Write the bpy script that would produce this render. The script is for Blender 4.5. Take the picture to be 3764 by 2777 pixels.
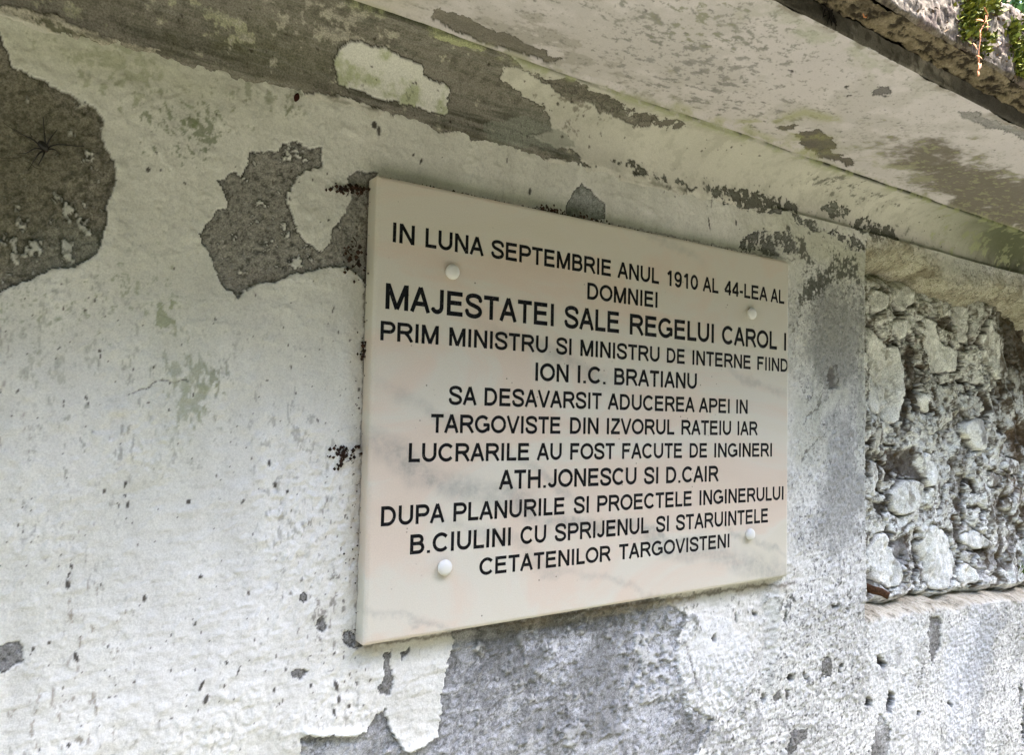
import bpy, bmesh, math, random
import numpy as np
from mathutils import Matrix, Vector, geometry
random.seed(11); rng = np.random.default_rng(7)
for o in list(bpy.data.objects): bpy.data.objects.remove(o)
S = bpy.context.scene
COL = S.collection
rad = math.radians

# ------------------------------------------------------------------ camera, light, exposure
# site frame: x to the right along the wall, y up, z out of the wall (0 = face of the marble plaque,
# origin at its lower left corner).  Blender: X = x, Y = -z, Z = y.
CAM = np.array([-0.3333, 0.2460, 0.7498])
ROT = np.array([[0.82406, 0.02178, 0.56608], [0.04508, -0.99861, -0.02719], [0.56471, 0.04792, -0.8239]])
def bl(p): return Vector((p[0], -p[2], p[1]))
cam = bpy.data.cameras.new('camera'); camo = bpy.data.objects.new('camera', cam); COL.objects.link(camo)
cx_, cy_, cz_ = bl(ROT[0]), bl(-ROT[1]), bl(-ROT[2])
Mx = Matrix((cx_, cy_, cz_)).transposed().to_4x4(); Mx.translation = bl(CAM)
camo.matrix_world = Mx
cam.sensor_width = 36; cam.lens = 26.78; cam.clip_start = 0.01; cam.clip_end = 500
S.camera = camo
SUN_EL, SUN_AZ = 67.0, 52.0            # elevation; degrees to the right of the wall's outward normal
w = bpy.data.worlds.new("World"); S.world = w; w.use_nodes = True
nt = w.node_tree; bg = nt.nodes['Background']
sky = nt.nodes.new('ShaderNodeTexSky'); sky.sky_type = 'NISHITA'; sky.sun_disc = False
sky.sun_elevation = rad(SUN_EL); sky.sun_rotation = rad(180 - SUN_AZ)
sky.air_density = 1.0; sky.dust_density = 2.5; sky.ozone_density = 1.0
nt.links.new(sky.outputs[0], bg.inputs[0]); bg.inputs[1].default_value = 0.15
sl = bpy.data.lights.new('sun', 'SUN'); sl.energy = 2.0; sl.angle = rad(0.5); sl.color = (1, .95, .86)
so = bpy.data.objects.new('sun', sl); COL.objects.link(so)
sd = Vector((math.cos(rad(SUN_EL))*math.sin(rad(SUN_AZ)), -math.cos(rad(SUN_EL))*math.cos(rad(SUN_AZ)), math.sin(rad(SUN_EL))))
so.rotation_euler = sd.to_track_quat('Z', 'Y').to_euler(); so.location = (0, -3, 6)
S.view_settings.view_transform = 'Standard'; S.view_settings.look = 'None'
S.view_settings.gamma = 1; S.view_settings.use_curve_mapping = False
S.view_settings.exposure = 3.70
S.render.engine = 'CYCLES'
S.cycles.max_bounces = 8; S.cycles.diffuse_bounces = 5

# ------------------------------------------------------------------ pixel <-> site helpers (traced from the photo, 2239 px wide preview)
K = 3764/2239; CX, CY, F = 1882.0, 1388.5, 2800.0
def project(P):
    q = (P - CAM) @ ROT.T
    return (CX + F*q[..., 0]/q[..., 2])/K, (CY + F*q[..., 1]/q[..., 2])/K
def ray(px, py):
    d = np.array([(px*K - CX)/F, (py*K - CY)/F, 1.0]); return ROT.T @ d
def on_z(px, py, z=-0.02):
    d = ray(px, py); s = (z - CAM[2])/d[2]; return CAM + s*d
def on_y(px, py, y):
    d = ray(px, py); s = (y - CAM[1])/d[1]; return CAM + s*d

# ------------------------------------------------------------------ numpy noise
def vnoise(x, y, seed):
    r = np.random.default_rng(seed).random((256, 256)).astype(np.float32)
    xi = np.floor(x).astype(np.int32); yi = np.floor(y).astype(np.int32)
    fx = (x - xi).astype(np.float32); fy = (y - yi).astype(np.float32)
    fx = fx*fx*fx*(fx*(fx*6-15)+10); fy = fy*fy*fy*(fy*(fy*6-15)+10)
    x0 = xi & 255; x1 = (xi+1) & 255; y0 = yi & 255; y1 = (yi+1) & 255
    a = r[y0, x0]; b = r[y0, x1]; c = r[y1, x0]; d = r[y1, x1]
    return (a + (b-a)*fx) + ((c + (d-c)*fx) - (a + (b-a)*fx))*fy
def fbm(x, y, seed, octv=4, gain=.5):
    """fractal value noise scaled to zero mean and unit deviation"""
    s = 0; amp = 1; v = 0; ang = .6
    for i in range(octv):
        s = s + amp*(vnoise(x, y, seed+i*17) - .5); v += (amp*.205)**2; amp *= gain
        x, y = (x*math.cos(ang) - y*math.sin(ang))*2.03 + 7.1, (x*math.sin(ang) + y*math.cos(ang))*2.03 + 3.7
    return s/math.sqrt(v)
def fbms(x, y, seed, octv=4, gain=.5):          # octaves that keep the axes (for streaks)
    s = 0; amp = 1; v = 0
    for i in range(octv):
        s = s + amp*(vnoise(x, y, seed+i*17) - .5); v += (amp*.205)**2; amp *= gain
        x, y = x*2.03 + 7.1, y*2.03 + 3.7
    return s/math.sqrt(v)
def sst(e0, e1, x):
    t = np.clip((x - e0)/(e1 - e0), 0, 1); return t*t*(3-2*t)
def worley(x, y, seed):
    r = np.random.default_rng(seed); R = r.random((64, 64, 2)); 
    xi = np.floor(x).astype(int); yi = np.floor(y).astype(int)
    f1 = np.full(x.shape, 9.); f2 = np.full(x.shape, 9.); ids = np.zeros(x.shape, int)
    for dy in (-1, 0, 1):
        for dx in (-1, 0, 1):
            cx = xi+dx; cy = yi+dy; p = R[cy & 63, cx & 63]
            d = np.hypot(cx + p[..., 0] - x, cy + p[..., 1] - y); idc = (cy & 63)*64 + (cx & 63)
            m = d < f1
            f2 = np.where(m, f1, np.minimum(f2, d)); ids = np.where(m, idc, ids); f1 = np.where(m, d, f1)
    return f1, f2, ids

# ------------------------------------------------------------------ materials
def mat(name, col=(.5, .5, .5), rough=.9, spec=.2, **kw):
    m = bpy.data.materials.new(name); m.use_nodes = True
    b = m.node_tree.nodes['Principled BSDF']
    b.inputs['Base Color'].default_value = (*col, 1); b.inputs['Roughness'].default_value = rough
    b.inputs['Specular IOR Level'].default_value = spec
    for k, v in kw.items(): b.inputs[k.replace('_', ' ')].default_value = v
    return m
def node(m, t, **kw):
    n = m.node_tree.nodes.new(t)
    for k, v in kw.items():
        if k in n.inputs: n.inputs[k].default_value = v
        else: setattr(n, k, v)
    return n
def L(m, a, b): m.node_tree.links.new(a, b)
def grain_mat(name, scale=620, amount=.55, bump=.25, bscale=420, rough=.92, spec=.15, dist=.0006):
    """colour from the mesh's 'albedo' attribute, multiplied by a fine grain whose strength is the 'grain' attribute; fine bump"""
    m = mat(name, rough=rough, spec=spec); b = m.node_tree.nodes['Principled BSDF']
    at = node(m, 'ShaderNodeAttribute', attribute_name='albedo'); gr = node(m, 'ShaderNodeAttribute', attribute_name='grain')
    tc = node(m, 'ShaderNodeTexCoord')
    n1 = node(m, 'ShaderNodeTexNoise', Scale=scale, Detail=3.0, Roughness=.7); L(m, tc.outputs['Object'], n1.inputs['Vector'])
    mr = node(m, 'ShaderNodeMapRange'); L(m, n1.outputs['Fac'], mr.inputs[0])
    mr.inputs[1].default_value = .32; mr.inputs[2].default_value = .68; mr.inputs[3].default_value = -1; mr.inputs[4].default_value = 1
    mu = node(m, 'ShaderNodeMath', operation='MULTIPLY'); L(m, mr.outputs[0], mu.inputs[0]); L(m, gr.outputs['Fac'], mu.inputs[1])
    ma = node(m, 'ShaderNodeMath', operation='MULTIPLY_ADD'); L(m, mu.outputs[0], ma.inputs[0]); ma.inputs[1].default_value = amount; ma.inputs[2].default_value = 1
    vm = node(m, 'ShaderNodeVectorMath', operation='SCALE'); L(m, at.outputs['Color'], vm.inputs[0]); L(m, ma.outputs[0], vm.inputs['Scale'])
    L(m, vm.outputs[0], b.inputs['Base Color'])
    n2 = node(m, 'ShaderNodeTexNoise', Scale=bscale, Detail=4.0, Roughness=.62); L(m, tc.outputs['Object'], n2.inputs['Vector'])
    bp = node(m, 'ShaderNodeBump', Strength=bump, Distance=dist); L(m, n2.outputs['Fac'], bp.inputs['Height']); L(m, bp.outputs[0], b.inputs['Normal'])
    return m
M_PLASTER = grain_mat('plaster', bump=.6, bscale=330, dist=.0011)
M_ROCK = grain_mat('limestone', scale=500, amount=.5, bump=.8, bscale=260, dist=.0012)
M_CAP = grain_mat('cap_stone', scale=420, amount=.5, bump=.8, bscale=250, dist=.0012)

# ------------------------------------------------------------------ object helpers
def tag(o, label=None, cat=None, group=None, kind=None):
    if label: o['label'] = label
    if cat: o['category'] = cat
    if group: o['group'] = group
    if kind: o['kind'] = kind
    return o
def empty(name, loc=(0, 0, 0), parent=None):
    o = bpy.data.objects.new(name, None); COL.objects.link(o); o.location = loc; o.empty_display_size = .02
    if parent: o.parent = parent
    return o
def attach(o, parent):
    if parent:
        o.parent = parent; o.matrix_parent_inverse = Matrix.Translation(parent_world(parent)).inverted()
def parent_world(p):
    v = Vector(p.location)
    while p.parent:
        p = p.parent      # parents are only translated Empties whose children carry inverse matrices
        break
    return v
def mesh_obj(name, verts, faces, m, parent=None, smooth=True):
    me = bpy.data.meshes.new(name)
    if isinstance(faces, np.ndarray):
        n = len(verts); k = faces.shape[1]; nf = len(faces)
        me.vertices.add(n); me.vertices.foreach_set('co', np.asarray(verts, np.float32).ravel())
        me.loops.add(nf*k); me.loops.foreach_set('vertex_index', faces.astype(np.int32).ravel())
        me.polygons.add(nf); me.polygons.foreach_set('loop_start', np.arange(0, nf*k, k, dtype=np.int32))
        me.update(calc_edges=True)
    else:
        me.from_pydata([tuple(v) for v in verts], [], faces); me.update()
    if smooth: me.polygons.foreach_set('use_smooth', np.ones(len(me.polygons), bool))
    if m: me.materials.append(m)
    o = bpy.data.objects.new(name, me); COL.objects.link(o)
    attach(o, parent)
    return o
def set_attr(o, col, grain):
    me = o.data; n = len(me.vertices)
    a = me.attributes.new('albedo', 'FLOAT_COLOR', 'POINT')
    c4 = np.ones((n, 4), np.float32); c4[:, :3] = np.clip(col, .004, .95); a.data.foreach_set('color', c4.ravel())
    g = me.attributes.new('grain', 'FLOAT', 'POINT'); g.data.foreach_set('value', np.asarray(grain, np.float32).ravel())
def to_bl(P): return np.stack([P[..., 0], -P[..., 2], P[..., 1]], -1)

def shift(m, dy, dx):
    o = np.roll(m, (dy, dx), (0, 1)); return o
def inner_edge(m, k=1):
    e = m.copy()
    for dy, dx in ((k, 0), (-k, 0), (0, k), (0, -k)): e = np.minimum(e, shift(m, dy, dx))
    return np.clip(m-e, 0, 1)
def outer_edge(m, k=1):
    e = m.copy()
    for dy, dx in ((k, 0), (-k, 0), (0, k), (0, -k)): e = np.maximum(e, shift(m, dy, dx))
    return np.clip(e-m, 0, 1)
def box_blur(m, r, n=2):
    for _ in range(n):
        for ax in (0, 1):
            p = np.pad(m, [(r+1, r) if i == ax else (0, 0) for i in (0, 1)], mode='edge'); c = np.cumsum(p, axis=ax)
            m = (np.take(c, range(2*r+1, c.shape[ax]), ax) - np.take(c, range(0, c.shape[ax]-2*r-1), ax))/(2*r+1)
    return m
class Surf:
    """a gridded surface with its own metric coordinates (a along the wall, b across), albedo, grain and relief"""
    def __init__(s, a, b, P, N):
        s.a1, s.b1 = a, b; s.A, s.B = np.meshgrid(a, b); s.P, s.N = P, N
        s.X, s.Y = project(P); q = ((P - CAM) @ ROT.T)[..., 2]; s.X[q < .05] = -9999
        s.h = np.zeros(s.A.shape); s.col = np.zeros(s.A.shape+(3,)); s.g = np.zeros(s.A.shape)
    def warp(s, amp, seed, f=55):
        wx = fbm(s.A*f, s.B*f, seed, 5, .62)*amp; wy = fbm(s.A*f+31, s.B*f+11, seed+5, 5, .62)*amp
        return s.X+wx, s.Y+wy
    def poly(s, pts, wp=None):
        X, Y = wp if wp is not None else (s.X, s.Y)
        pts = np.asarray(pts, float); m = np.zeros(X.shape, bool)
        sel = (X > pts[:, 0].min()) & (X < pts[:, 0].max()) & (Y > pts[:, 1].min()) & (Y < pts[:, 1].max())
        x, y = X[sel], Y[sel]; ins = np.zeros(x.shape, bool); j = len(pts)-1
        for i in range(len(pts)):
            xi, yi = pts[i]; xj, yj = pts[j]
            if yi != yj: ins ^= ((yi > y) != (yj > y)) & (x < (xj-xi)*(y-yi)/(yj-yi)+xi)
            j = i
        m[sel] = ins; return m.astype(float)
    def ell(s, cx, cy, rx, ry, ang=0, p=1.0, wp=None):
        if wp is None:
            if not hasattr(s, 'wb'):
                s.wb = (s.X + fbm(s.A*17, s.B*17, 901, 5, .6)*11, s.Y + fbm(s.A*17+5, s.B*17+9, 902, 5, .6)*11)
            wp = s.wb
        X, Y = wp
        c, t = math.cos(rad(ang)), math.sin(rad(ang))
        u = ((X-cx)*c + (Y-cy)*t)/rx; v = (-(X-cx)*t + (Y-cy)*c)/ry
        return np.exp(-(u*u+v*v)**p)
    def line(s, pts, wdt, wp=None):
        X, Y = wp if wp is not None else (s.X, s.Y)
        pts = np.asarray(pts, float); m = np.zeros(X.shape); pad = wdt*4
        sel = (X > pts[:, 0].min()-pad) & (X < pts[:, 0].max()+pad) & (Y > pts[:, 1].min()-pad) & (Y < pts[:, 1].max()+pad)
        x, y = X[sel], Y[sel]; d = np.full(x.shape, 1e9)
        for (ax, ay), (bx, by) in zip(pts[:-1], pts[1:]):
            ex, ey = bx-ax, by-ay; t = np.clip(((x-ax)*ex+(y-ay)*ey)/(ex*ex+ey*ey+1e-9), 0, 1)
            d = np.minimum(d, np.hypot(x-ax-t*ex, y-ay-t*ey))
        m[sel] = np.exp(-(d/wdt)**2); return m
    def mix(s, mask, col, k=1.0):
        mk = (mask*k)[..., None]; s.col = s.col*(1-mk) + np.asarray(col)*mk
    def spot(s, a0, b0, ra, rb, ang, col, k=.9, dh=0.0):
        R = max(ra, rb)*2.2
        i0, i1 = np.searchsorted(s.a1, [a0-R, a0+R]); j0, j1 = np.searchsorted(s.b1, [b0-R, b0+R])
        if i1-i0 < 1 or j1-j0 < 1: return
        A = s.A[j0:j1, i0:i1]-a0; B = s.B[j0:j1, i0:i1]-b0; c, t = math.cos(ang), math.sin(ang)
        d = ((A*c+B*t)/ra)**2 + ((-A*t+B*c)/rb)**2 + .5*(vnoise(A*900+a0*77, B*900, 5)-.5)
        mk = (sst(1.5, .6, d)*k)[..., None]
        s.col[j0:j1, i0:i1] = s.col[j0:j1, i0:i1]*(1-mk) + np.asarray(col)*mk
        s.h[j0:j1, i0:i1] += mk[..., 0]*dh
    def build(s, name, m, parent=None, drop=None, flip=False):
        P = s.P + s.N*s.h[..., None]
        nb, na = s.A.shape; idx = np.arange(nb*na).reshape(nb, na)
        f = np.stack([idx[:-1, :-1], idx[:-1, 1:], idx[1:, 1:], idx[1:, :-1]], -1).reshape(-1, 4)
        if flip: f = f[:, ::-1]
        if drop is not None:
            k = ~(drop[:-1, :-1] & drop[1:, 1:] & drop[:-1, 1:] & drop[1:, :-1]).ravel(); f = f[k]
        o = mesh_obj(name, to_bl(P).reshape(-1, 3), f, m, parent)
        set_attr(o, s.col.reshape(-1, 3), s.g.ravel()); return o

PAINT = np.array([.665, .65, .60]); MORTAR = np.array([.215, .205, .18]); ALGAE = np.array([.20, .23, .11])
GREY = np.array([.30, .30, .295]); DARK = np.array([.035, .028, .022])

# ================================================================== THE WALL
WALL = empty('masonry_wall', (0, 0.02, -1.35))
tag(WALL, 'old limewashed masonry wall with peeling plaster, moulded cornice and rubble filled recess', 'wall')

def grid1(segs):
    out = [segs[0][0]]
    for a, b, d0, d1 in segs:
        x = a
        while x < b - 1e-6:
            t = (x-a)/(b-a); x += d0 + (d1-d0)*t; out.append(min(x, b))
    return np.array(out)
ua = grid1([(-3.5, -.40, .25, .05), (-.40, 1.66, .00118, .00255), (1.66, 4.5, .05, .4)])
ub = grid1([(-1.36, -.56, .06, .02), (-.56, .585, .00150, .00136)])
A, B = np.meshgrid(ua, ub)
P = np.stack([A, B, np.full(A.shape, -.02)], -1); N = np.zeros(P.shape); N[..., 2] = 1
W = Surf(ua, ub, P, N)
X, Y = W.X, W.Y
vis = (ub[:, None] > -.57) & (A > -.42) & (A < 1.7)
W.col[:] = PAINT
nlow = fbm(A*3, B*3, 21, 4); nmid = fbm(A*14, B*14, 22, 5); nfin = fbm(A*95, B*95, 23, 4, .6); nstr = fbms(A*60, B*9, 24, 4)
nsp = fbm(A*150, B*120, 25, 4, .62); nsp2 = fbm(A*240, B*200, 26, 3, .7); nhor = fbms(A*40, B*150, 27, 4)
nvs = fbms(A*210, B*85, 27, 4, .65)
W.col *= (1 + .045*nlow + .03*nmid + .02*nstr)[..., None]
W.col[..., 2] *= 1 + .02*nlow
# relief of the limewash: orange peel and brush strokes; smoother high up
rough_low = sst(600, 1150, Y)
npt = sst(.9, 1.9, nfin)
W.h += nfin*.00022 + nhor*.00016*(.35+rough_low) + nsp*.00026*(.25+rough_low)*np.clip(1+.8*nmid, 0, 2) + npt*.0005 + nmid*.0006 + nlow*.0012
W.g += .22
W.mix(sst(1.5, 2.1, -nsp2-.3*nfin), (.42, .41, .38), .35)
W.mix(sst(1.7, 2.4, nvs+.35*nmid)*(.35+.65*sst(560, 900, Y)), (.24, .23, .20), .5)
# the pilaster step to the right of the plaque and the bulge under it
step = sst(.676, .708, A + .0015*nmid)*sst(-.30, -.02, B)
W.h += .0130*step
# roughcast texture to the right of and under the plaque
rc = np.clip(sst(1690, 1760, X + 12*nmid) * sst(520, 640, Y - 10*nmid) + sst(1400, 1500, Y+10*nmid)*sst(1450, 1560, X+25*nmid) + sst(1600, 1750, X)*sst(1240, 1330, Y), 0, 1)
nrc = fbm(A*190, B*170, 31, 4, .7)
W.h += rc*nrc*.00045
W.mix(rc, (.65, .645, .62), .85); W.g += rc*.35
W.mix(rc*sst(.0, 1.6, nmid+.6*nlow), (.40, .395, .37), .55); W.mix(rc*sst(.3, 1.4, fbms(A*30, B*7, 55, 4))*sst(1300, 1000, Y), (.40, .41, .33), .5)
W.mix(rc*sst(.2, 1.5, nrc), (.28, .28, .28), .6)
W.mix(rc*sst(.3, 1.3, -nrc), (.72, .72, .71), .4)
W.mix(rc*sst(1.25, 1.7, nsp2), (.07, .07, .065), .85)

# --- algae and soot zones: thresholded speckle inside soft regions (coverage 0..1)
def zone(cov, col, n=nsp, k=.8, soft=.5, dh=0):
    t = 2.6 - 3.4*np.clip(cov, 0, 1); m = sst(t-soft, t+soft, n)*(cov > .01)
    W.mix(m, col, k); W.h += m*dh; return m
E = W.ell
zone(.70*E(330, 175, 150, 60, 15) + .5*E(220, 130, 120, 40, 20), (.22, .235, .13), nsp+.3*nmid, .6)
zone(.62*E(470, 190, 130, 26, 14) + .5*E(560, 205, 90, 16, 14), (.15, .165, .10), nsp+.3*nmid, .6)
zone(.68*E(400, 235, 75, 62, 0, 1.5) + .66*E(435, 315, 34, 50) + .4*E(350, 330, 80, 60), (.15, .175, .10), nsp2*.7+nmid*.5, .75)
zone(.8*E(395, 262, 26, 20, 20, 1.4), (.17, .20, .10), nmid*.6+.8*nsp, .8)
zone(.55*E(375, 700, 34, 24, 40, 2) + .75*E(362, 718, 20, 24, 0, 1.3), (.20, .23, .10), nmid*.5+nsp, .85)
zone(.42*E(300, 620, 60, 80, 30) + .35*E(330, 690, 120, 40, 30), (.30, .32, .22), nsp2, .7)
zone(.50*E(415, 840, 60, 75, 10, 1.6) + .35*E(430, 900, 50, 60) + .42*E(395, 770, 50, 50), (.22, .235, .13), nvs*.8+nmid*.4, .75, dh=-.0003)
zone(.55*E(430, 880, 45, 55) + .5*E(395, 735, 30, 40), (.20, .22, .11), nsp+.2*nmid, .7)
zone(.36*E(200, 780, 190, 130) + .30*E(60, 760, 80, 220), (.38, .38, .32), nvs, .6)
zone(.30*E(260, 1000, 60, 200) + .34*E(200, 1260, 50, 90), (.36, .35, .31), nvs, .6)
zone(.33*E(160, 1400, 60, 160) + .30*E(110, 1520, 60, 90), (.32, .28, .23), nvs, .7)
zone(.33*E(720, 1270, 60, 120) + .36*E(700, 1360, 50, 60), (.20, .18, .16), nvs, .75)
zone(.40*E(20, 900, 30, 160), (.38, .33, .31), nvs, .5)
zone(.34*E(60, 650, 90, 50) + .30*E(130, 690, 110, 50), (.30, .32, .22), nsp2, .65)
# green-grey tint at the plaster's head, right of the plaque
W.mix(E(1900, 575, 260, 45, 14), (.40, .40, .27), .55)
W.mix(np.clip(E(250, 130, 330, 70, 14), 0, 1), (.50, .50, .36), .6)
W.mix(E(380, 850, 110, 230), (.56, .56, .48), .5)
W.mix(E(790, 900, 30, 420), (.52, .46, .36), .45)
# grey weathering on the pilaster
gz = np.clip(E(1810, 720, 75, 130, 0, 1.5) + .9*E(1825, 1060, 60, 210, 0, 1.4), 0, 1)*sst(1725, 1745, X)
W.mix(sst(.25, .8, gz + .10*nsp), (.265, .265, .255), .72)
W.mix(sst(.2, .7, .8*E(1760, 960, 40, 90) - .12*nmid), (.50, .50, .43), .6)
zone(1.15*W.line([(1745, 655), (1800, 600), (1842, 585)], 16) + 1.1*E(1690, 537, 55, 26, 10, 2) + .8*E(1850, 580, 55, 20, 30) + .75*E(1745, 600, 18, 60), (.07, .07, .055), nsp, .85, .4)
zone(.62*E(1930, 530, 90, 16, 16) + .5*E(1860, 520, 60, 14, 16), (.09, .085, .07), nsp, .8)

# --- peeled areas (mortar laid bare), traced; the edges are warped by noise
wp = W.warp(2.6, 301, 70); wps = W.warp(1.6, 311, 130)
LEFT = [(-300, 60), (0, 66), (10, 104), (24, 138), (62, 159), (114, 181), (149, 197), (194, 225), (218, 238), (225, 270), (223, 297), (238, 325), (256, 349), (259, 373), (249, 415), (235, 439), (238, 484), (225, 525), (207, 560), (166, 589), (114, 587), (69, 610), (21, 625), (0, 635), (-300, 700)]
MID = [(477, 394), (515, 375), (529, 384), (543, 360), (546, 328), (574, 330), (588, 327), (608, 327), (619, 311), (650, 309), (671, 321), (702, 321), (705, 342), (705, 366), (674, 372), (653, 384), (643, 401), (633, 415), (629, 439), (640, 467), (650, 498), (660, 518), (678, 532), (702, 550), (722, 530), (730, 500), (750, 477), (764, 453), (775, 430), (768, 400), (762, 388), (785, 372), (830, 376), (830, 640), (800, 614), (780, 597), (759, 580), (735, 583), (690, 588), (653, 597), (633, 604), (605, 616), (567, 623), (532, 635), (525, 652), (501, 632), (484, 621), (477, 601), (472, 576), (460, 556), (446, 538), (439, 532), (437, 512), (453, 487), (470, 474), (474, 460), (498, 453), (494, 429), (484, 411)]
ABOVE = [(1236, 478), (1236, 455), (1243, 440), (1253, 428), (1262, 408), (1275, 402), (1302, 422), (1326, 446), (1324, 480)]
UNDER = [(985, 1380), (994, 1402), (985, 1430), (977, 1461), (973, 1496), (963, 1520), (970, 1548), (956, 1613), (921, 1634), (894, 1648), (880, 1642), (862, 1610), (850, 1590), (845, 1545), (838, 1560), (818, 1568), (808, 1585), (795, 1605), (760, 1612), (720, 1608), (690, 1612), (672, 1606), (660, 1615), (650, 1700), (1500, 1700), (1560, 1575), (1500, 1540), (1480, 1470), (1475, 1400), (1500, 1345), (1430, 1300), (1400, 1290)]
small = [([(0, 1412), (20, 1405), (40, 1403), (52, 1418), (55, 1445), (38, 1455), (20, 1470), (0, 1472), (-30, 1470), (-30, 1410)], .0006),
 ([(636, 1468), (655, 1464), (672, 1470), (666, 1480), (652, 1487), (640, 1481)], .0012),
 ([(655, 1298), (668, 1294), (671, 1312), (662, 1322), (656, 1312)], .0010),
 ([(694, 1352), (706, 1348), (716, 1372), (704, 1384), (694, 1376)], .0008),
 ([(752, 1385), (764, 1382), (778, 1388), (795, 1398), (795, 1418), (768, 1418), (752, 1408)], .0012),
 ([(838, 1430), (856, 1428), (853, 1455), (862, 1500), (850, 1525), (832, 1515), (826, 1505), (840, 1480)], .0008),
 ([(880, 1432), (897, 1420), (893, 1432), (880, 1450)], .0010),
 ([(2026, 1344), (2050, 1351), (2052, 1413), (2033, 1460), (2026, 1392)], .0020),
 ([(1926, 1558), (1946, 1593), (1943, 1700), (1900, 1700), (1915, 1593)], .0020),
 ([(1785, 1448), (1797, 1432), (1811, 1440), (1814, 1475), (1802, 1482), (1790, 1466)], .0015),
 ([(1690, 1515), (1700, 1508), (1705, 1530), (1695, 1540), (1688, 1530)], .0015),
 ([(1712, 1508), (1721, 1505), (1720, 1530), (1713, 1532)], .0012),
 ([(1730, 1600), (1762, 1590), (1760, 1612), (1738, 1640), (1722, 1660), (1715, 1640)], .0010),
 ([(1968, 1475), (1980, 1472), (1978, 1492), (1970, 1498)], .0010)]
ml = W.poly(LEFT, wp); mm = W.poly(MID, wps); ma_ = W.poly(ABOVE, wps); mu_ = W.poly(UNDER, wps)
# limewash that survives inside the patches
rem_l = sst(.3, .9, fbm(A*85, B*60, 41, 5, .65) - 1.7 + 1.9*E(160, 520, 110, 90) + 1.1*E(230, 310, 30, 30) + 1.0*E(20, 500, 30, 40))
rem_m = sst(.2, .8, fbm(A*120, B*120, 42, 5, .7) - 1.9 + 1.9*E(625, 345, 40, 20, -20) + 2.0*E(675, 560, 45, 22, -5, 2) + .9*E(590, 585, 50, 14))
rem_u = sst(-.2, .9, fbm(A*75, B*70, 43, 5, .62)*.8 - 1.4 + 1.2*E(1150, 1500, 70, 60, -30) + 2.1*E(1440, 1460, 90, 110) + 1.3*E(1240, 1400, 120, 40, -12) + 1.4*E(1290, 1590, 100, 70))
gm = fbm(A*230, B*230, 44, 3, .8)
def bare(mask, base, thick, speck=.4, ol=.8):
    W.mix(mask, base); W.h -= mask*thick
    W.h += mask*(gm*.00035 + nmid*.0004); W.g += mask*.55
    W.mix(mask*sst(.9, 1.6, gm), base*1.5, speck); W.mix(mask*sst(.9, 1.5, -gm), base*.35, min(1, speck*1.6))
    ie = inner_edge(mask, 1); W.mix(ie*sst(-1.2, .2, nmid+.4), (.035, .032, .028), ol); W.h -= ie*.0006; oe = outer_edge(mask, 1); W.mix(oe, (.70, .69, .65), .4)  # dark rim in the step: shade of the coat's thickness painted in, plus grime
bare(ml*(1-rem_l), np.array([.215, .198, .16]), .0030, .35)
W.mix(ml*sst(-.5, 1.5, fbm(A*9, B*9, 45, 4) + 1.0*E(60, 300, 90, 200) - .4), (.14, .13, .08), .45)
W.mix(ml*E(200, 560, 130, 60), (.24, .25, .21), .55)
zone(ml*.5, (.05, .05, .03), nsp2, .5)
bare(mm*(1-rem_m), MORTAR*1.2, .0028, .5)
W.mix(mm*E(600, 610, 90, 30), (.22, .19, .15), .5)
bare(ma_, np.array([.30, .31, .29]), .0012, .3)
W.mix(ma_*E(1250, 475, 30, 18), (.10, .10, .08), .8)
bare(mu_*(1-rem_u), np.array([.29, .29, .29]), .0032, .5)
W.mix(mu_*sst(1250, 950, X+80*nmid)*sst(-.6, 1.0, nmid+nlow), (.17, .17, .168), .6)
W.mix(mu_*sst(.1, .9, sst(1050, 1500, X+60*nmid) + .5*sst(1480, 1640, Y)), (.50, .505, .52), .65)
W.mix(mu_*sst(.2, 1.4, fbm(A*120, B*120, 46, 4, .7)), (.42, .42, .43), .6*(.4+.6*0) if False else .45)
W.mix(mu_*sst(.7, 1.6, -fbm(A*190, B*190, 47, 3, .75)), (.10, .10, .10), .7)
W.mix(mu_*sst(.2, .9, E(1150, 1385, 260, 40, -12) + .2*nsp), (.10, .098, .085), .7)
W.mix(mu_*(1-rem_u)*sst(1.0, 1.6, nhor + .4*gm - .3), (.52, .52, .53), .5)
W.mix(mu_*sst(-.3, 1.1, fbm(A*9, B*9, 49, 5, .6) + .8*sst(1250, 900, X)), (.14, .14, .136), .6)
W.mix(mu_*sst(.5, 1.5, fbms(A*22, B*6, 50, 4, .6)), (.50, .50, .50), .5)
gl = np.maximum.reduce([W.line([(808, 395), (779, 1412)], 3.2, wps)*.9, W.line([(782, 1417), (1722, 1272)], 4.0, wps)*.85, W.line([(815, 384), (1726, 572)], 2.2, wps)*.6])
W.mix(gl, (.07, .055, .04), .9)  # shadow line behind the plaque's edges painted dark, together with gap dirt
W.mix(np.maximum(W.line([(800, 400), (770, 1412)], 11, wp), W.line([(790, 1424), (1722, 1280)], 10, wp))*sst(-1.0, 1.0, nmid), (.34, .29, .22), .5)
for pts, th in small:
    mk = W.poly(pts, wps); bare(mk, np.array([.20, .195, .185]), th, .5)
# a raised, curling lip along the lower loosened limewash, and thicker coats there
lip = W.line([(672, 1603), (700, 1607), (760, 1607), (800, 1600)], 9)*(1-mu_) + .8*W.line([(848, 1598), (866, 1630), (890, 1645), (925, 1632), (958, 1612)], 10)*(1-mu_)
W.h += lip*.0045
W.mix(lip, (.74, .74, .72), .6)
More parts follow.
